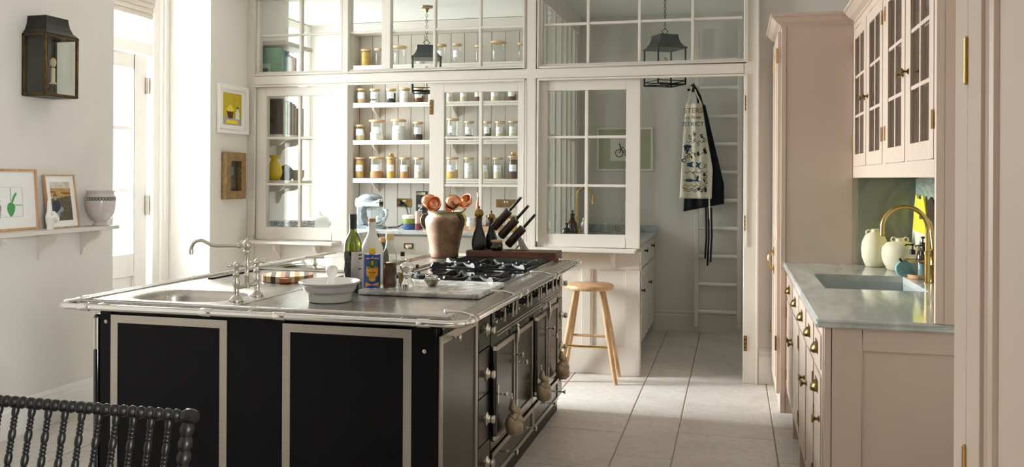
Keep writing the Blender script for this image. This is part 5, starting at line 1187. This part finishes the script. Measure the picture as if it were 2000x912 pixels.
MB().tube(arc((-1.0, 7.8018, 1.57), .034, 0, 360, 18)[:-1], .0035, 5, True).tube(arc((-.915, 7.8018, 1.565), .034, 0, 360, 18)[:-1], .0035, 5, True).tube([(-1.0, 7.8018, 1.57), (-.97, 7.8018, 1.63), (-.94, 7.8018, 1.58), (-.915, 7.8018, 1.565)], .004, 5).tube([(-1.0, 7.8018, 1.66), (-.985, 7.8018, 1.61), (-.96, 7.8018, 1.575)], .004, 5).build('ink_drawing', INKB, t)
# ladder fixed on the back wall
t = thing('wall_ladder', 'pale painted ladder standing against the pantry back wall', 'ladder', (-.13, 7.75, 0))
for x in (-.315, .045): 
    MB().box(x-.018, 7.725, .055, x+.018, 7.775, 2.62).build('stile', PAINT, t, bev=.004)
for z in (.19, .429, .672, .916, 1.159, 1.403, 1.646, 1.889, 2.137, 2.38): MB().tube([(-.298, 7.75, z), (.028, 7.75, z)], .016, 12).build('rung', WHITE, t, 60)
t = thing('coat_hook', 'black double coat hook on the pantry wall', 'hook', (-.36, 7.8, 2.11))
MB().lathe([(.02, 0), (.02, -.005), (.012, -.008)], (-.36, 7.8195, 2.125), 14, 'y').tube([(-.36, 7.815, 2.125), (-.36, 7.76, 2.13), (-.36, 7.735, 2.15)], .007, 8).tube([(-.39, 7.79, 2.125), (-.33, 7.79, 2.125)], .006, 8).ball((-.36, 7.733, 2.154), .011, 10, 6).ball((-.392, 7.79, 2.125), .012, 10, 6).ball((-.328, 7.79, 2.125), .012, 10, 6).build('hook_body', BLKMET, t, 50)
# aprons
LIN = mat('apron_linen', '#e6dfca', .9, var=.04, scale=30, bmp=.1, bsc=300); NAVY = mat('navy_cotton', '#14171f', .9, var=.15, scale=12); INKN = mat('navy_print', '#23262f', .85); INKU = mat('blue_print', '#2f4d6c', .85); INKD = mat('rust_print', '#7d4a38', .85)
def yf(x, z): return 7.60+.012*math.sin(x*38+z*2.2)+.006*math.sin(x*85-z*3)+.02*(2.0-z)*.2
def edges(z):
    """left and right edge of the linen apron at height z"""
    if z > 1.72: k = (z-1.72)/(1.99-1.72); return -.425+.022*k, -.265+.0*k-.005*k+(.035*(1-k))
    k = (z-1.19)/(1.72-1.19); return -.452+.027*k, -.135-.095*k if k > .45 else -.185+.0155*k/.45*.0+(.0072)*k/.45
def apron_pt(u, v):
    z = 1.175+(1.99-1.175)*v; l, r_ = edges(z); x = l+(r_-l)*u; return (x, yf(x, z), z)
t = thing('linen_apron', 'cream printed linen apron hanging from the pantry hook', 'apron', (-.33, 7.61, 1.18))
MB().grid(apron_pt, 28, 40).build('cloth', LIN, t, 70, solid=.003)
MB().tube([(-.385, 7.60, 1.985), (-.372, 7.68, 2.07), (-.358, 7.742, 2.165)], .006, 6).tube([(-.275, 7.60, 1.985), (-.315, 7.68, 2.07), (-.352, 7.742, 2.165)], .006, 6).build('neck_strap', LIN, t, 60)
MB().tube([(-.2, 7.62, 1.30), (-.205, 7.61, 1.15), (-.20, 7.615, 1.0)], .007, 6).build('waist_tie', LIN, t, 60)
def on_cloth(ob):
    o0 = ORI[ob]
    for v in ob.data.vertices:
        x, z = v.co.x+o0.x, v.co.z+o0.z; v.co.y = yf(x, z)-.0032-o0.y
for body, z, s_, m_ in (('STERS', 1.925, .062, INKD), ('on River', 1.868, .04, INKD), ('ISTRICT', 1.81, .052, INKU)):
    on_cloth(text(body, s_, Matrix.Translation((-.342, 7.5, z)) @ Matrix.Rotation(R(90), 4, 'X'), m_, 'lettering', t, 0))
rnd = random.Random(3)
for k in range(46):
    z = 1.235+.50*rnd.random(); l, r_ = edges(z); x = l+.025+(r_-l-.05)*rnd.random(); a = rnd.uniform(-40, 40); w_ = rnd.uniform(.007, .012); h_ = w_*rnd.uniform(1.4, 2.2)
    if 1.40 < z < 1.52 and -.40 < x < -.25: continue
    pts = [(x+w_*math.cos(q)*math.cos(R(a))-h_*math.sin(q)*math.sin(R(a)), 0, z+w_*math.cos(q)*math.sin(R(a))+h_*math.sin(q)*math.cos(R(a))) for q in [2*math.pi*i/10 for i in range(10)]]
    mb = MB(); pin = [(x+(p[0]-x)*.62, 0, z+(p[2]-z)*.62) for p in pts]; mb.v += pts+pin; mb.f += [(i, (i+1) % 10, 10+(i+1) % 10, 10+i) for i in range(10)]
    if k % 5 == 0: mb.f.append(tuple(range(10, 20)))
    on_cloth(mb.build('printed_shell', INKN, t))
for x, z, w_, h_ in ((-.39, 1.62, .035, .016), (-.34, 1.465, .055, .024), (-.275, 1.455, .03, .03), (-.36, 1.33, .06, .014), (-.42, 1.50, .02, .018)):
    mb = MB(); mb.v += [(x+w_*math.cos(2*math.pi*i/16)*(1+.2*math.sin(i*3)), 0, z+h_*math.sin(2*math.pi*i/16)) for i in range(16)]; mb.f.append(tuple(range(16))); on_cloth(mb.build('printed_patch', INKU, t))
for z in (1.66, 1.56, 1.40, 1.285, 1.255, 1.24):
    l, r_ = edges(z); mb = MB(); n = 18
    for i in range(n+1):
        x = l+.03+(r_-l-.07)*i/n; dz = .008*math.sin(i*1.3+z*20); mb.v += [(x, 0, z+dz-.0025), (x, 0, z+dz+.0025)]
    mb.f += [(2*i, 2*i+2, 2*i+3, 2*i+1) for i in range(n)]; on_cloth(mb.build('printed_line', INKN if z != 1.285 else INKD, t))
t = thing('navy_apron', 'dark navy apron hanging behind the cream printed one', 'apron', (-.25, 7.67, 1.05))
def navy(u, v):
    z = 1.06+(1.98-1.06)*v; l = -.425+.05*v; k = (z-1.06)/.92
    r_ = (-.085 if k < .2 else -.085-.16*(k-.2)/.8); z2 = z+(.07*u if v < .02 else .07*u*(1-v)); x = l+(r_-l)*u; return (x, 7.672+.014*math.sin(x*30)+.012*math.sin(x*60+z), z2)
MB().grid(navy, 26, 24).build('cloth', NAVY, t, 70, solid=.004)
MB().tube([(-.30, 7.675, 1.95), (-.31, 7.695, 2.06), (-.353, 7.735, 2.165)], .011, 6).tube([(-.255, 7.675, 1.93), (-.29, 7.695, 2.06), (-.352, 7.735, 2.168)], .011, 6).build('neck_strap', NAVY, t, 60)
for x, z in ((-.235, .66), (-.215, .60), (-.19, .63)): MB().tube([(x, 7.66, 1.1), (x+.006, 7.655, .85), (x-.004, 7.66, z)], .009, 6).build('tie', NAVY, t, 60)
# pendant lanterns
def loft(mb, secs, c, rot):
    n = len(mb.v); q = [(1, 1), (-1, 1), (-1, -1), (1, -1)]
    for (ha, hb), z in secs:
        for a, b in q:
            x, y = a*ha, b*hb; mb.v.append((c[0]+x*math.cos(rot)-y*math.sin(rot), c[1]+x*math.sin(rot)+y*math.cos(rot), z))
    for j in range(len(secs)-1):
        for i in range(4): mb.f.append((n+j*4+i, n+j*4+(i+1) % 4, n+j*4+4+(i+1) % 4, n+j*4+4+i))
    mb.f.append((n+3, n+2, n+1, n)); k = n+4*(len(secs)-1); mb.f.append((k, k+1, k+2, k+3)); return mb
FLAME = mat('warm_bulb', '#f3d9a4', .3, trans=.3)
def pendant(label, c, zb, rot):
    t = thing('pendant_lantern', label, 'pendant lamp', (c[0], c[1], zb), 'black pendant lanterns in the pantry'); a = .118; zr = zb+.285
    def P(x, y, z): return (c[0]+x*math.cos(rot)-y*math.sin(rot), c[1]+x*math.sin(rot)+y*math.cos(rot), z)
    fm = MB(); cs = [(a, a), (-a, a), (-a, -a), (a, -a)]
    for x, y in cs: fm.tube([P(x, y, zb), P(x, y, zr)], .0075, 6)
    for z in (zb+.004, zb+.03): fm.tube([P(x, y, z) for x, y in cs], .0065 if z < zb+.01 else .0045, 6, True)
    fm.tube([P(a, a, zb+.004), P(-a, -a, zb+.004)], .005, 6).tube([P(-a, a, zb+.004), P(a, -a, zb+.004)], .005, 6)
    fm.build('frame', BLKMET, t)
    loft(MB(), [((a+.012, a+.012), zr), ((a+.012, a+.012), zr+.008), ((a*.92, a*.92), zr+.022), ((a*.76, a*.76), zr+.05), ((a*.68, a*.68), zr+.085), ((a*.66, a*.66), zr+.112), ((.02, .02), zr+.118)], c, rot).build('roof', mat('slate_metal', '#3a4248', .4, .6, var=.12), t, bev=.002)
    for i in range(4):
        p, q = cs[i], cs[(i+1) % 4]; mb = MB(); mb.v += [P(p[0], p[1], zb+.03), P(q[0], q[1], zb+.03), P(q[0], q[1], zr), P(p[0], p[1], zr)]; mb.f.append((0, 1, 2, 3)); mb.build('pane', PANE, t)
    MB().lathe([(.012, .03), (.012, .12), (.006, .122)], (c[0], c[1], zb+.02), 12).lathe([(.03, .0), (.03, .01), (.012, .03)], (c[0], c[1], zb+.008), 12).build('candle_tube', mat('candle_cream', '#d9d0ae', .6), t, 40)
    MB().ball((c[0], c[1], zb+.185), .026, 12, 8, (1, 1, 1.5)).build('bulb', FLAME, t, 60)
    MB().tube([P(x, 0, z) for x, z in ((.0, zr+.118), (.028, zr+.14), (.0, zr+.165), (-.028, zr+.14))], .004, 6, True).build('ring', BLKMET, t, 60)
    z = zr+.165; k = 0; ch = MB()
    while z < HC-.05:
        pts = [(0, z), (.008, z+.006), (.008, z+.022), (0, z+.028), (-.008, z+.022), (-.008, z+.006)]
        ch.tube([P(x, 0, zz) if k % 2 == 0 else P(0, x, zz) for x, zz in pts], .0022, 5, True); z += .024; k += 1
    ch.build('chain', BLKMET, t, 60)
    MB().lathe([(.055, 0), (.05, -.012), (.02, -.02), (.008, -.05), (0, -.05)], (c[0], c[1], HC-.001), 20).build('ceiling_rose', BRASS, t, 50)
pendant('black glazed lantern hanging in front of the jar shelves', (-2.543, 7.0), 2.066, R(20))
pendant('black glazed lantern hanging in the right pantry doorway', (-.535, 6.95), 2.078, R(32))
# ---------------------------------------------------------------- left wall things
t = thing('wall_lantern', 'aged brass and black glazed lantern on the left wall', 'wall lamp', (-3.53, 3.874, 1.76))
lx0, lx1, ly0, ly1, z0, z1 = -3.598, -3.453, 3.764, 3.984, 1.765, 2.085
AGB = mat('aged_lantern_brass', '#5d4a2c', .4, .85, var=.5, scale=25)
box(lx0, ly0-.004, z0, lx0+.006, ly1+.004, z1).build('back_plate', PEWTER, t)
fm = MB()
for x, y in ((lx0+.008, ly0), (lx1, ly0), (lx0+.008, ly1), (lx1, ly1)): fm.box(x-.006, y-.006, z0, x+.006, y+.006, z1)
for z in (z0, z1-.012):
    fm.box(lx0, ly0-.006, z, lx1+.006, ly0+.006, z+.012).box(lx0, ly1-.006, z, lx1+.006, ly1+.006, z+.012).box(lx1-.006, ly0, z, lx1+.006, ly1, z+.012)
fm.build('frame', AGB, t, bev=.0015)
box(lx0, ly0, z0-.004, lx1, ly1, z0+.001).build('base_plate', PEWTER, t)
MB().box(lx0+.006, ly0+.006, z0+.012, lx1-.006, ly0+.009, z1-.012).build('pane', PANE, t); MB().box(lx0+.006, ly1-.009, z0+.012, lx1-.006, ly1-.006, z1-.012).build('pane', PANE, t); MB().box(lx1-.003, ly0+.006, z0+.012, lx1, ly1-.006, z1-.012).build('pane', PANE, t)
rf = MB(); n = 0
secs = [(.008, .0, z1), (.008, .006, z1+.004), (-.012, .022, z1+.025), (-.022, .034, z1+.055), (-.026, .039, z1+.085), (-.027, .04, z1+.1)]
for dx, dy, z in secs: rf.v += [(lx0, ly0+dy-.008, z), (lx1+dx, ly0+dy-.008, z), (lx1+dx, ly1-dy+.008, z), (lx0, ly1-dy+.008, z)]
for j in range(len(secs)-1):
    for i in range(4): rf.f.append((j*4+i, j*4+(i+1) % 4, j*4+4+(i+1) % 4, j*4+4+i))
rf.f += [(3, 2, 1, 0), tuple(4*(len(secs)-1)+i for i in range(4))]; rf.build('roof', PEWTER, t, bev=.001)
MB().lathe([(.018, 0), (.018, .006), (.011, .01), (.011, .085), (.006, .088)], (-3.53, 3.90, z0+.07), 14).build('candle_tube', MATS['candle_cream'], t, 40)
MB().tube([(-3.595, 3.90, z0+.05), (-3.55, 3.90, z0+.045), (-3.53, 3.90, z0+.072)], .006, 8).build('arm', PEWTER, t, 50)
MB().ball((-3.53, 3.90, z0+.185), .016, 12, 8, (1, 1, 1.7)).build('bulb', FLAME, t, 60)
# shelf
t = thing('wall_shelf', 'long pale shelf with scrolled brackets on the left wall', 'shelf', (-3.53, 3.6, 1.04))
box(-3.599, 2.6, 1.04, -3.45, 4.325, 1.062).build('board', PAINT, t, bev=.002)
for y in (4.2, 3.88, 3.53, 3.0):
    MB().prism([(-3.599, 1.0395), (-3.47, 1.0395), (-3.47, 1.022), (-3.478, 1.01), (-3.497, .99), (-3.53, .975), (-3.555, .962), (-3.575, .94), (-3.588, .905), (-3.599, .895)], y-.012, y+.012, 'y').build('bracket', PAINT, t)
SHZ = 1.0625
def leaning(name, label, y0, y1, h_, xb, tilt, fw, fm, mount, parts):
    """framed picture leaning on the wall; parts: (name, poly in (s, z) 0..1 of the opening, material)"""
    t = thing(name, label, 'picture', (xb, (y0+y1)/2, SHZ)); M_ = Matrix.Translation((xb, 0, SHZ)) @ Matrix.Rotation(R(-tilt), 4, 'Y')
    f = MB().box(-.012, y0, 0, .006, y1, fw).box(-.012, y0, h_-fw, .006, y1, h_).box(-.012, y0, fw, .006, y0+fw, h_-fw).box(-.012, y1-fw, fw, .006, y1, h_-fw).xf(M_).build('frame', fm, t, bev=.001)
    box(-.010, y0+fw, fw, -.002, y1-fw, h_-fw).xf(M_).build('mount', mount, t)
    a, b = y0+fw, y1-fw; c, d_ = fw, h_-fw
    for i, (nm, poly, m_) in enumerate(parts):
        MB().prism([(a+(b-a)*s_, c+(d_-c)*z) for s_, z in poly], -.002, -.0016+.00012*(i+1), 'x').xf(M_).build(nm, m_, t)
    return t
PAPERW = mat('mount_white', '#f2f1ee', .9, var=.01)
def E_(cx, cy, rx, ry, n=20, rot=0): return [(cx+rx*math.cos(q)*math.cos(rot)-ry*math.sin(q)*math.sin(rot), cy+rx*math.cos(q)*math.sin(rot)+ry*math.sin(q)*math.cos(rot)) for q in [2*math.pi*i/n for i in range(n)]]
GRNL = mat('print_green', '#4f9e57', .8); GREYL = mat('pencil_grey', '#b9b6b2', .9)
leaning('framed_print', 'oak framed print of a green leaf shape on the shelf', 3.44, 3.855, .318, -3.574, 4, .013, OAK, PAPERW, [
    ('pencil_line', [(.2, .2), (.78, .2), (.78, .205), (.2, .205)], GREYL), ('pencil_line', [(.78, .2), (.786, .2), (.786, .72), (.78, .72)], GREYL), ('pencil_line', [(.2, .72), (.78, .72), (.78, .725), (.2, .725)], GREYL),
    ('leaf', [(.585, .2), (.615, .235), (.645, .30), (.655, .37), (.64, .42), (.60, .455), (.56, .45), (.53, .41), (.52, .35), (.535, .28), (.56, .225)], GRNL), ('stem', [(.6, .44), (.615, .44), (.65, .53), (.69, .6), (.67, .63), (.63, .57), (.60, .48)], GRNL), ('line', [(.585, .45), (.592, .45), (.592, .71), (.585, .71)], GRNL), ('line', [(.63, .40), (.77, .40), (.77, .412), (.63, .412)], GRNL)])
SKYP = mat('photo_sky', '#cfc4b2', .6, var=.2, scale=30); HAY = mat('photo_hay', '#b58f55', .6, var=.25, scale=40); FIELD = mat('photo_field', '#5d5542', .6, var=.6, scale=90); DKP = mat('photo_dark', '#3a352b', .6, var=.3, scale=50); SKINP = mat('photo_skin', '#b08c76', .6); JKT = mat('photo_jacket', '#2b3345', .6, var=.3, scale=60); TRS = mat('photo_trousers', '#8f9aa6', .6); HAIRP = mat('photo_hair', '#6b533c', .6)
leaning('framed_photograph', 'oak framed photograph of a seated child in a field', 3.885, 4.105, .292, -3.535, 8, .007, OAK, PAPERW, [
    ('sky', [(.15, .72), (.85, .72), (.85, .88), (.15, .88)], SKYP), ('hay_field', [(.15, .58), (.85, .58), (.85, .75), (.15, .76)], HAY), ('dark_field', [(.15, .12), (.85, .12), (.85, .60), (.15, .56)], FIELD), ('hedge', [(.5, .655), (.82, .64), (.82, .66), (.5, .675)], DKP), ('hedge', [(.15, .68), (.33, .67), (.33, .685), (.15, .70)], DKP),
    ('legs', [(.2, .18), (.28, .2), (.34, .32), (.46, .40), (.55, .36), (.52, .30), (.42, .28), (.36, .17), (.24, .14)], TRS), ('jacket', [(.19, .30), (.34, .30), (.44, .36), (.44, .48), (.36, .52), (.24, .52), (.19, .46)], JKT), ('face', E_(.29, .57, .06, .05), SKINP), ('hair', [(.22, .56), (.235, .63), (.29, .66), (.35, .63), (.36, .57), (.34, .60), (.26, .605)], HAIRP)])
# pointing hand ornament
t = thing('hand_ornament', 'white ceramic hand pointing one finger up on the shelf', 'ornament', (-3.475, 3.81, SHZ))
HM = PORC; hx, hy = -3.478, 3.828
mb = MB().tube([(hx, hy, SHZ+.0005), (hx, hy, SHZ+.02), (hx, hy, SHZ+.045), (hx, hy, SHZ+.07), (hx, hy, SHZ+.088)], [.02, .0205, .027, .029, .024], 16)
mb.v = [(hx+(p[0]-hx)*.62, p[1], p[2]) for p in mb.v]; mb.build('palm', HM, t, 70)
MB().tube([(hx, hy-.008, SHZ+.08), (hx, hy-.008, SHZ+.108), (hx, hy-.0085, SHZ+.134), (hx, hy-.009, SHZ+.15), (hx, hy-.009, SHZ+.156)], [.0115, .0108, .0098, .0085, .0035], 10).build('index_finger', HM, t, 70)
for k, (dy, dz, rr) in enumerate(((.004, .086, .0092), (.018, .078, .0088), (.03, .068, .0076))):
    yy = hy-.004+dy*.9
    MB().tube([(hx+.006, yy, SHZ+dz), (hx+.022, yy, SHZ+dz+.004), (hx+.029, yy, SHZ+dz-.012), (hx+.024, yy, SHZ+dz-.028), (hx+.012, yy, SHZ+dz-.026)], [rr, rr, rr*.98, rr*.9, rr*.6], 10).build('curled_finger', HM, t, 70)
MB().tube([(hx+.008, hy-.022, SHZ+.045), (hx+.02, hy-.024, SHZ+.06), (hx+.031, hy-.012, SHZ+.07), (hx+.033, hy+.004, SHZ+.068)], [.01, .01, .009, .006], 10).build('thumb', HM, t, 70)
# two banded urns
URN = mat('urn_glaze', '#cfc5bf', .25, var=.08, scale=14, coat=.4); BAND = mat('urn_band_dark', '#33403a', .4)
def urn(label, c, k=1., kr=.83):
    t = thing('banded_urn', label, 'urn', c, 'banded urns on the wall shelf')
    MB().lathe([(r_*k*kr, z*k) for r_, z in [(.001, 0), (.05, 0), (.053, .006), (.042, .014), (.04, .02), (.06, .035), (.085, .07), (.094, .11), (.095, .15), (.092, .168), (.085, .175), (.083, .186), (.09, .192), (.09, .2), (.084, .2), (.078, .18), (.001, .1)]], c, 36).build('body', URN, t, 60)
    b = MB().lathe([(.0935*k*kr, .142*k), (.0958*k*kr, .143*k), (.0955*k*kr, .163*k), (.092*k*kr, .164*k)], c, 36).build('band', BAND, t, 40)
    for i in range(30):
        a = 2*math.pi*i/30; x, y = c[0]+.0962*k*kr*math.cos(a), c[1]+.0962*k*kr*math.sin(a)
        MB().tube(arc((0, 0, 0), .0075*k, 0, 360, 8, 'yz')[:-1], .0011*k, 4, True).xf(Matrix.Translation((x, y, c[2]+.153*k)) @ Matrix.Rotation(a, 4, 'Z')).build('band_ring', LABW, b)
urn('pale glazed urn with dark banded rim at the shelf end', (-3.503, 4.235, SHZ+.0004))
urn('pale glazed urn cut by the left edge of view', (-3.482, 3.425, SHZ+.0004), .82)
# pictures hung on the left wall between door recess and screen
def hung(name, label, y0, y1, z0, z1, fw, fm, dep, parts, mount):
    t = thing(name, label, 'picture', (-3.59, (y0+y1)/2, z0)); x = -3.5995
    MB().box(x, y0, z0, x+dep, y1, z0+fw).box(x, y0, z1-fw, x+dep, y1, z1).box(x, y0, z0+fw, x+dep, y0+fw, z1-fw).box(x, y1-fw, z0+fw, x+dep, y1, z1-fw).build('frame', fm, t, bev=.003)
    box(x, y0+fw, z0+fw, x+.008, y1-fw, z1-fw).build('mount', mount, t)
    a, b, c, d_ = y0+fw, y1-fw, z0+fw, z1-fw
    for i, (nm, poly, m_) in enumerate(parts): MB().prism([(a+(b-a)*s_, c+(d_-c)*zz) for s_, zz in poly], x+.008, x+.0084+.0002*i, 'x').build(nm, m_, t)
OCH = mat('paint_ochre', '#b9a21c', .7, var=.12, scale=20); LEM = mat('paint_lemon', '#e5cf3c', .7, var=.1); BSK = mat('paint_basket', '#4a2c20', .7); TBL = mat('paint_table', '#a59f92', .7); JGP = mat('paint_jug', '#e5e2da', .7)
hung('framed_still_life', 'white framed yellow still life of lemons and a jug', 5.523, 5.907, 1.66, 2.016, .028, WHITE, .03, [
    ('background', [(.13, .12), (.87, .12), (.87, .9), (.13, .9)], OCH), ('table', [(.13, .12), (.87, .12), (.87, .30), (.13, .32)], TBL), ('cloth', [(.25, .15), (.72, .15), (.72, .24), (.25, .24)], LEM), ('basket', [(.27, .46), (.55, .46), (.5, .28), (.33, .28)], BSK), ('lemon', E_(.35, .5, .08, .055), LEM), ('lemon', E_(.47, .5, .08, .055), LEM), ('lemon', E_(.41, .56, .08, .055), LEM), ('jug', [(.62, .27), (.78, .27), (.77, .44), (.73, .48), (.74, .54), (.66, .54), (.67, .48), (.63, .44)], JGP), ('lid', E_(.7, .55, .05, .025), BSK)], PAPERW)
hung('gilt_frame_painting', 'small dark painting in a heavy gilt frame', 5.588, 5.845, 1.178, 1.522, .06, GOLDW, .045, [
    ('dark_scene', [(0, 0), (1, 0), (1, 1), (0, 1)], mat('paint_dark', '#3d3a35', .5, var=.5, scale=40)), ('light_window', [(.35, .5), (.65, .52), (.65, .8), (.35, .78)], mat('paint_grey', '#6f716c', .6, var=.3, scale=60)), ('floor_light', [(.1, .1), (.9, .1), (.8, .35), (.3, .4)], mat('paint_brown', '#5c5145', .6, var=.3, scale=60))], mat('gilt_slip', '#8a6a3a', .5))
# ---------------------------------------------------------------- stool
t = thing('wooden_stool', 'round oak bar stool in front of the panelled wall', 'stool', (-.935, 5.77, 0)); sc_ = (-.935, 5.765)
MB().lathe([(.001, .607), (.15, .607), (.16, .612), (.163, .622), (.161, .634), (.154, .64), (.001, .638)], (sc_[0], sc_[1], 0), 36).build('seat', OAK, t, 50)
feet = [(-.742, 5.665), (-.75, 5.905), (-1.125, 5.905), (-1.118, 5.655)]; tops = [(sc_[0]+(f_[0]-sc_[0])*.45, sc_[1]+(f_[1]-sc_[1])*.45) for f_ in feet]
for (fx, fy), (tx, ty) in zip(feet, tops): MB().tube([(fx, fy, .0), (fx*.5+tx*.5, fy*.5+ty*.5, .3), (tx, ty, .608)], [.0135, .0175, .015], 12).build('leg', OAK, t, 60)
def lp(i, z): return (feet[i][0]+(tops[i][0]-feet[i][0])*z/.608, feet[i][1]+(tops[i][1]-feet[i][1])*z/.608, z)
for i, j, z in ((0, 1, .33), (2, 3, .33), (1, 2, .275), (3, 0, .235)): MB().tube([lp(i, z), lp(j, z)], .0085, 10).build('stretcher', OAK if z != .235 else BRASSG, t, 60)
# ---------------------------------------------------------------- bobbin chair
t = thing('bobbin_chair', 'black bobbin turned chair with spindle back at the lower left', 'chair', (-1.5, 1.5, 0))
BOB = mat('black_stained_wood', '#0d0a08', .4, var=.35, scale=30, stretch=(1, 1, .3))
lean_ = math.tan(R(11)); ZT = .80; YT = 1.745
def back(x, z): return (x, YT-(ZT-z)*lean_, z)
XA, XB = -1.792, -1.207
rail = MB()
n = int((XB-XA)/.0236)
pf = []
for k in range(n):
    x0 = .0236*k
    for q in range(7): a = math.pi*q/6; pf.append((.0085+.0065*math.sin(a), x0+.0236*q/6))
rail.lathe(pf, (XA, YT, ZT), 14, 'x'); rail.build('top_rail', BOB, t, 50)
for x in (XA-.004, XB+.004):
    MB().lathe([(0, -.019), (.012, -.018), (.0175, -.008), (.0175, .008), (.013, .018), (0, .019)], (x, YT, ZT), 14, 'x').build('rail_end', BOB, t, 50)
def turned(x, zb, zt, r0, r1, step, name, frm=None):
    L = zt-zb; pf = []; n_ = max(1, int(L/step))
    for k in range(n_):
        for q in range(6): a = math.pi*q/5; pf.append((r0+(r1-r0)*math.sin(a), zb+L*(k+q/5)/n_))
    mb = MB().lathe(pf, (0, 0, 0), 12); mb.v = [(x+p[0], p[1]+YT-(ZT-p[2])*lean_, p[2]) for p in mb.v]; return mb.build(name, BOB, t, 50)
for x in (XA-.002, XB+.002): turned(x, .45, ZT-.012, .011, .0165, .03, 'back_post')
k = 0; x = XB-.0475
while x > XA+.03:
    L0, L1 = .52, ZT-.008; pf = []; z = L0
    while z < L1-.001:
        for seg in (('b', 3), ('l', 1)):
            if seg[0] == 'b':
                for q in range(3):
                    for a in (0, .25, .5, .75, 1): pf.append((.0058+.0022*math.sin(math.pi*a), z+.009*a))
                    z += .009
            else:
                for a in (0, .2, .5, .8, 1): pf.append((.0058+.0032*math.sin(math.pi*a)**.5 if 0 < a < 1 else .0058, z+.028*a))
                z += .028
            if z >= L1: break
    pf = [(r_, min(zz, L1)) for r_, zz in pf]
    mb = MB().lathe(pf, (0, 0, 0), 10); mb.v = [(x+p[0], p[1]+YT-(ZT-p[2])*lean_, p[2]) for p in mb.v]; mb.build('spindle', BOB, t, 50); x -= .0472
mb = MB().lathe([(.011, 0), (.011, XB-XA)], (XA, YT-(ZT-.52)*lean_, .52), 12, 'x'); mb.build('lower_rail', BOB, t, 50)
ys_ = YT-(ZT-.45)*lean_
box(XA-.01, ys_-.47, .42, XB+.01, ys_+.02, .45).build('seat', BOB, t, bev=.008)
for x in (XA+.01, XB-.01):
    for y in (ys_-.45, ys_): 
        MB().lathe([(.012, 0), (.015, .02), (.018, .06), (.012, .1), (.018, .14), (.018, .36), (.013, .39), (.018, .42)], (x, y, 0), 12).build('leg', BOB, t, 50)
    MB().tube([(x, ys_-.45, .2), (x, ys_, .2)], .01, 8).build('stretcher', BOB, t, 60)
MB().tube([(XA+.01, ys_-.22, .2), (XB-.01, ys_-.22, .2)], .01, 8).build('stretcher', BOB, t, 60)
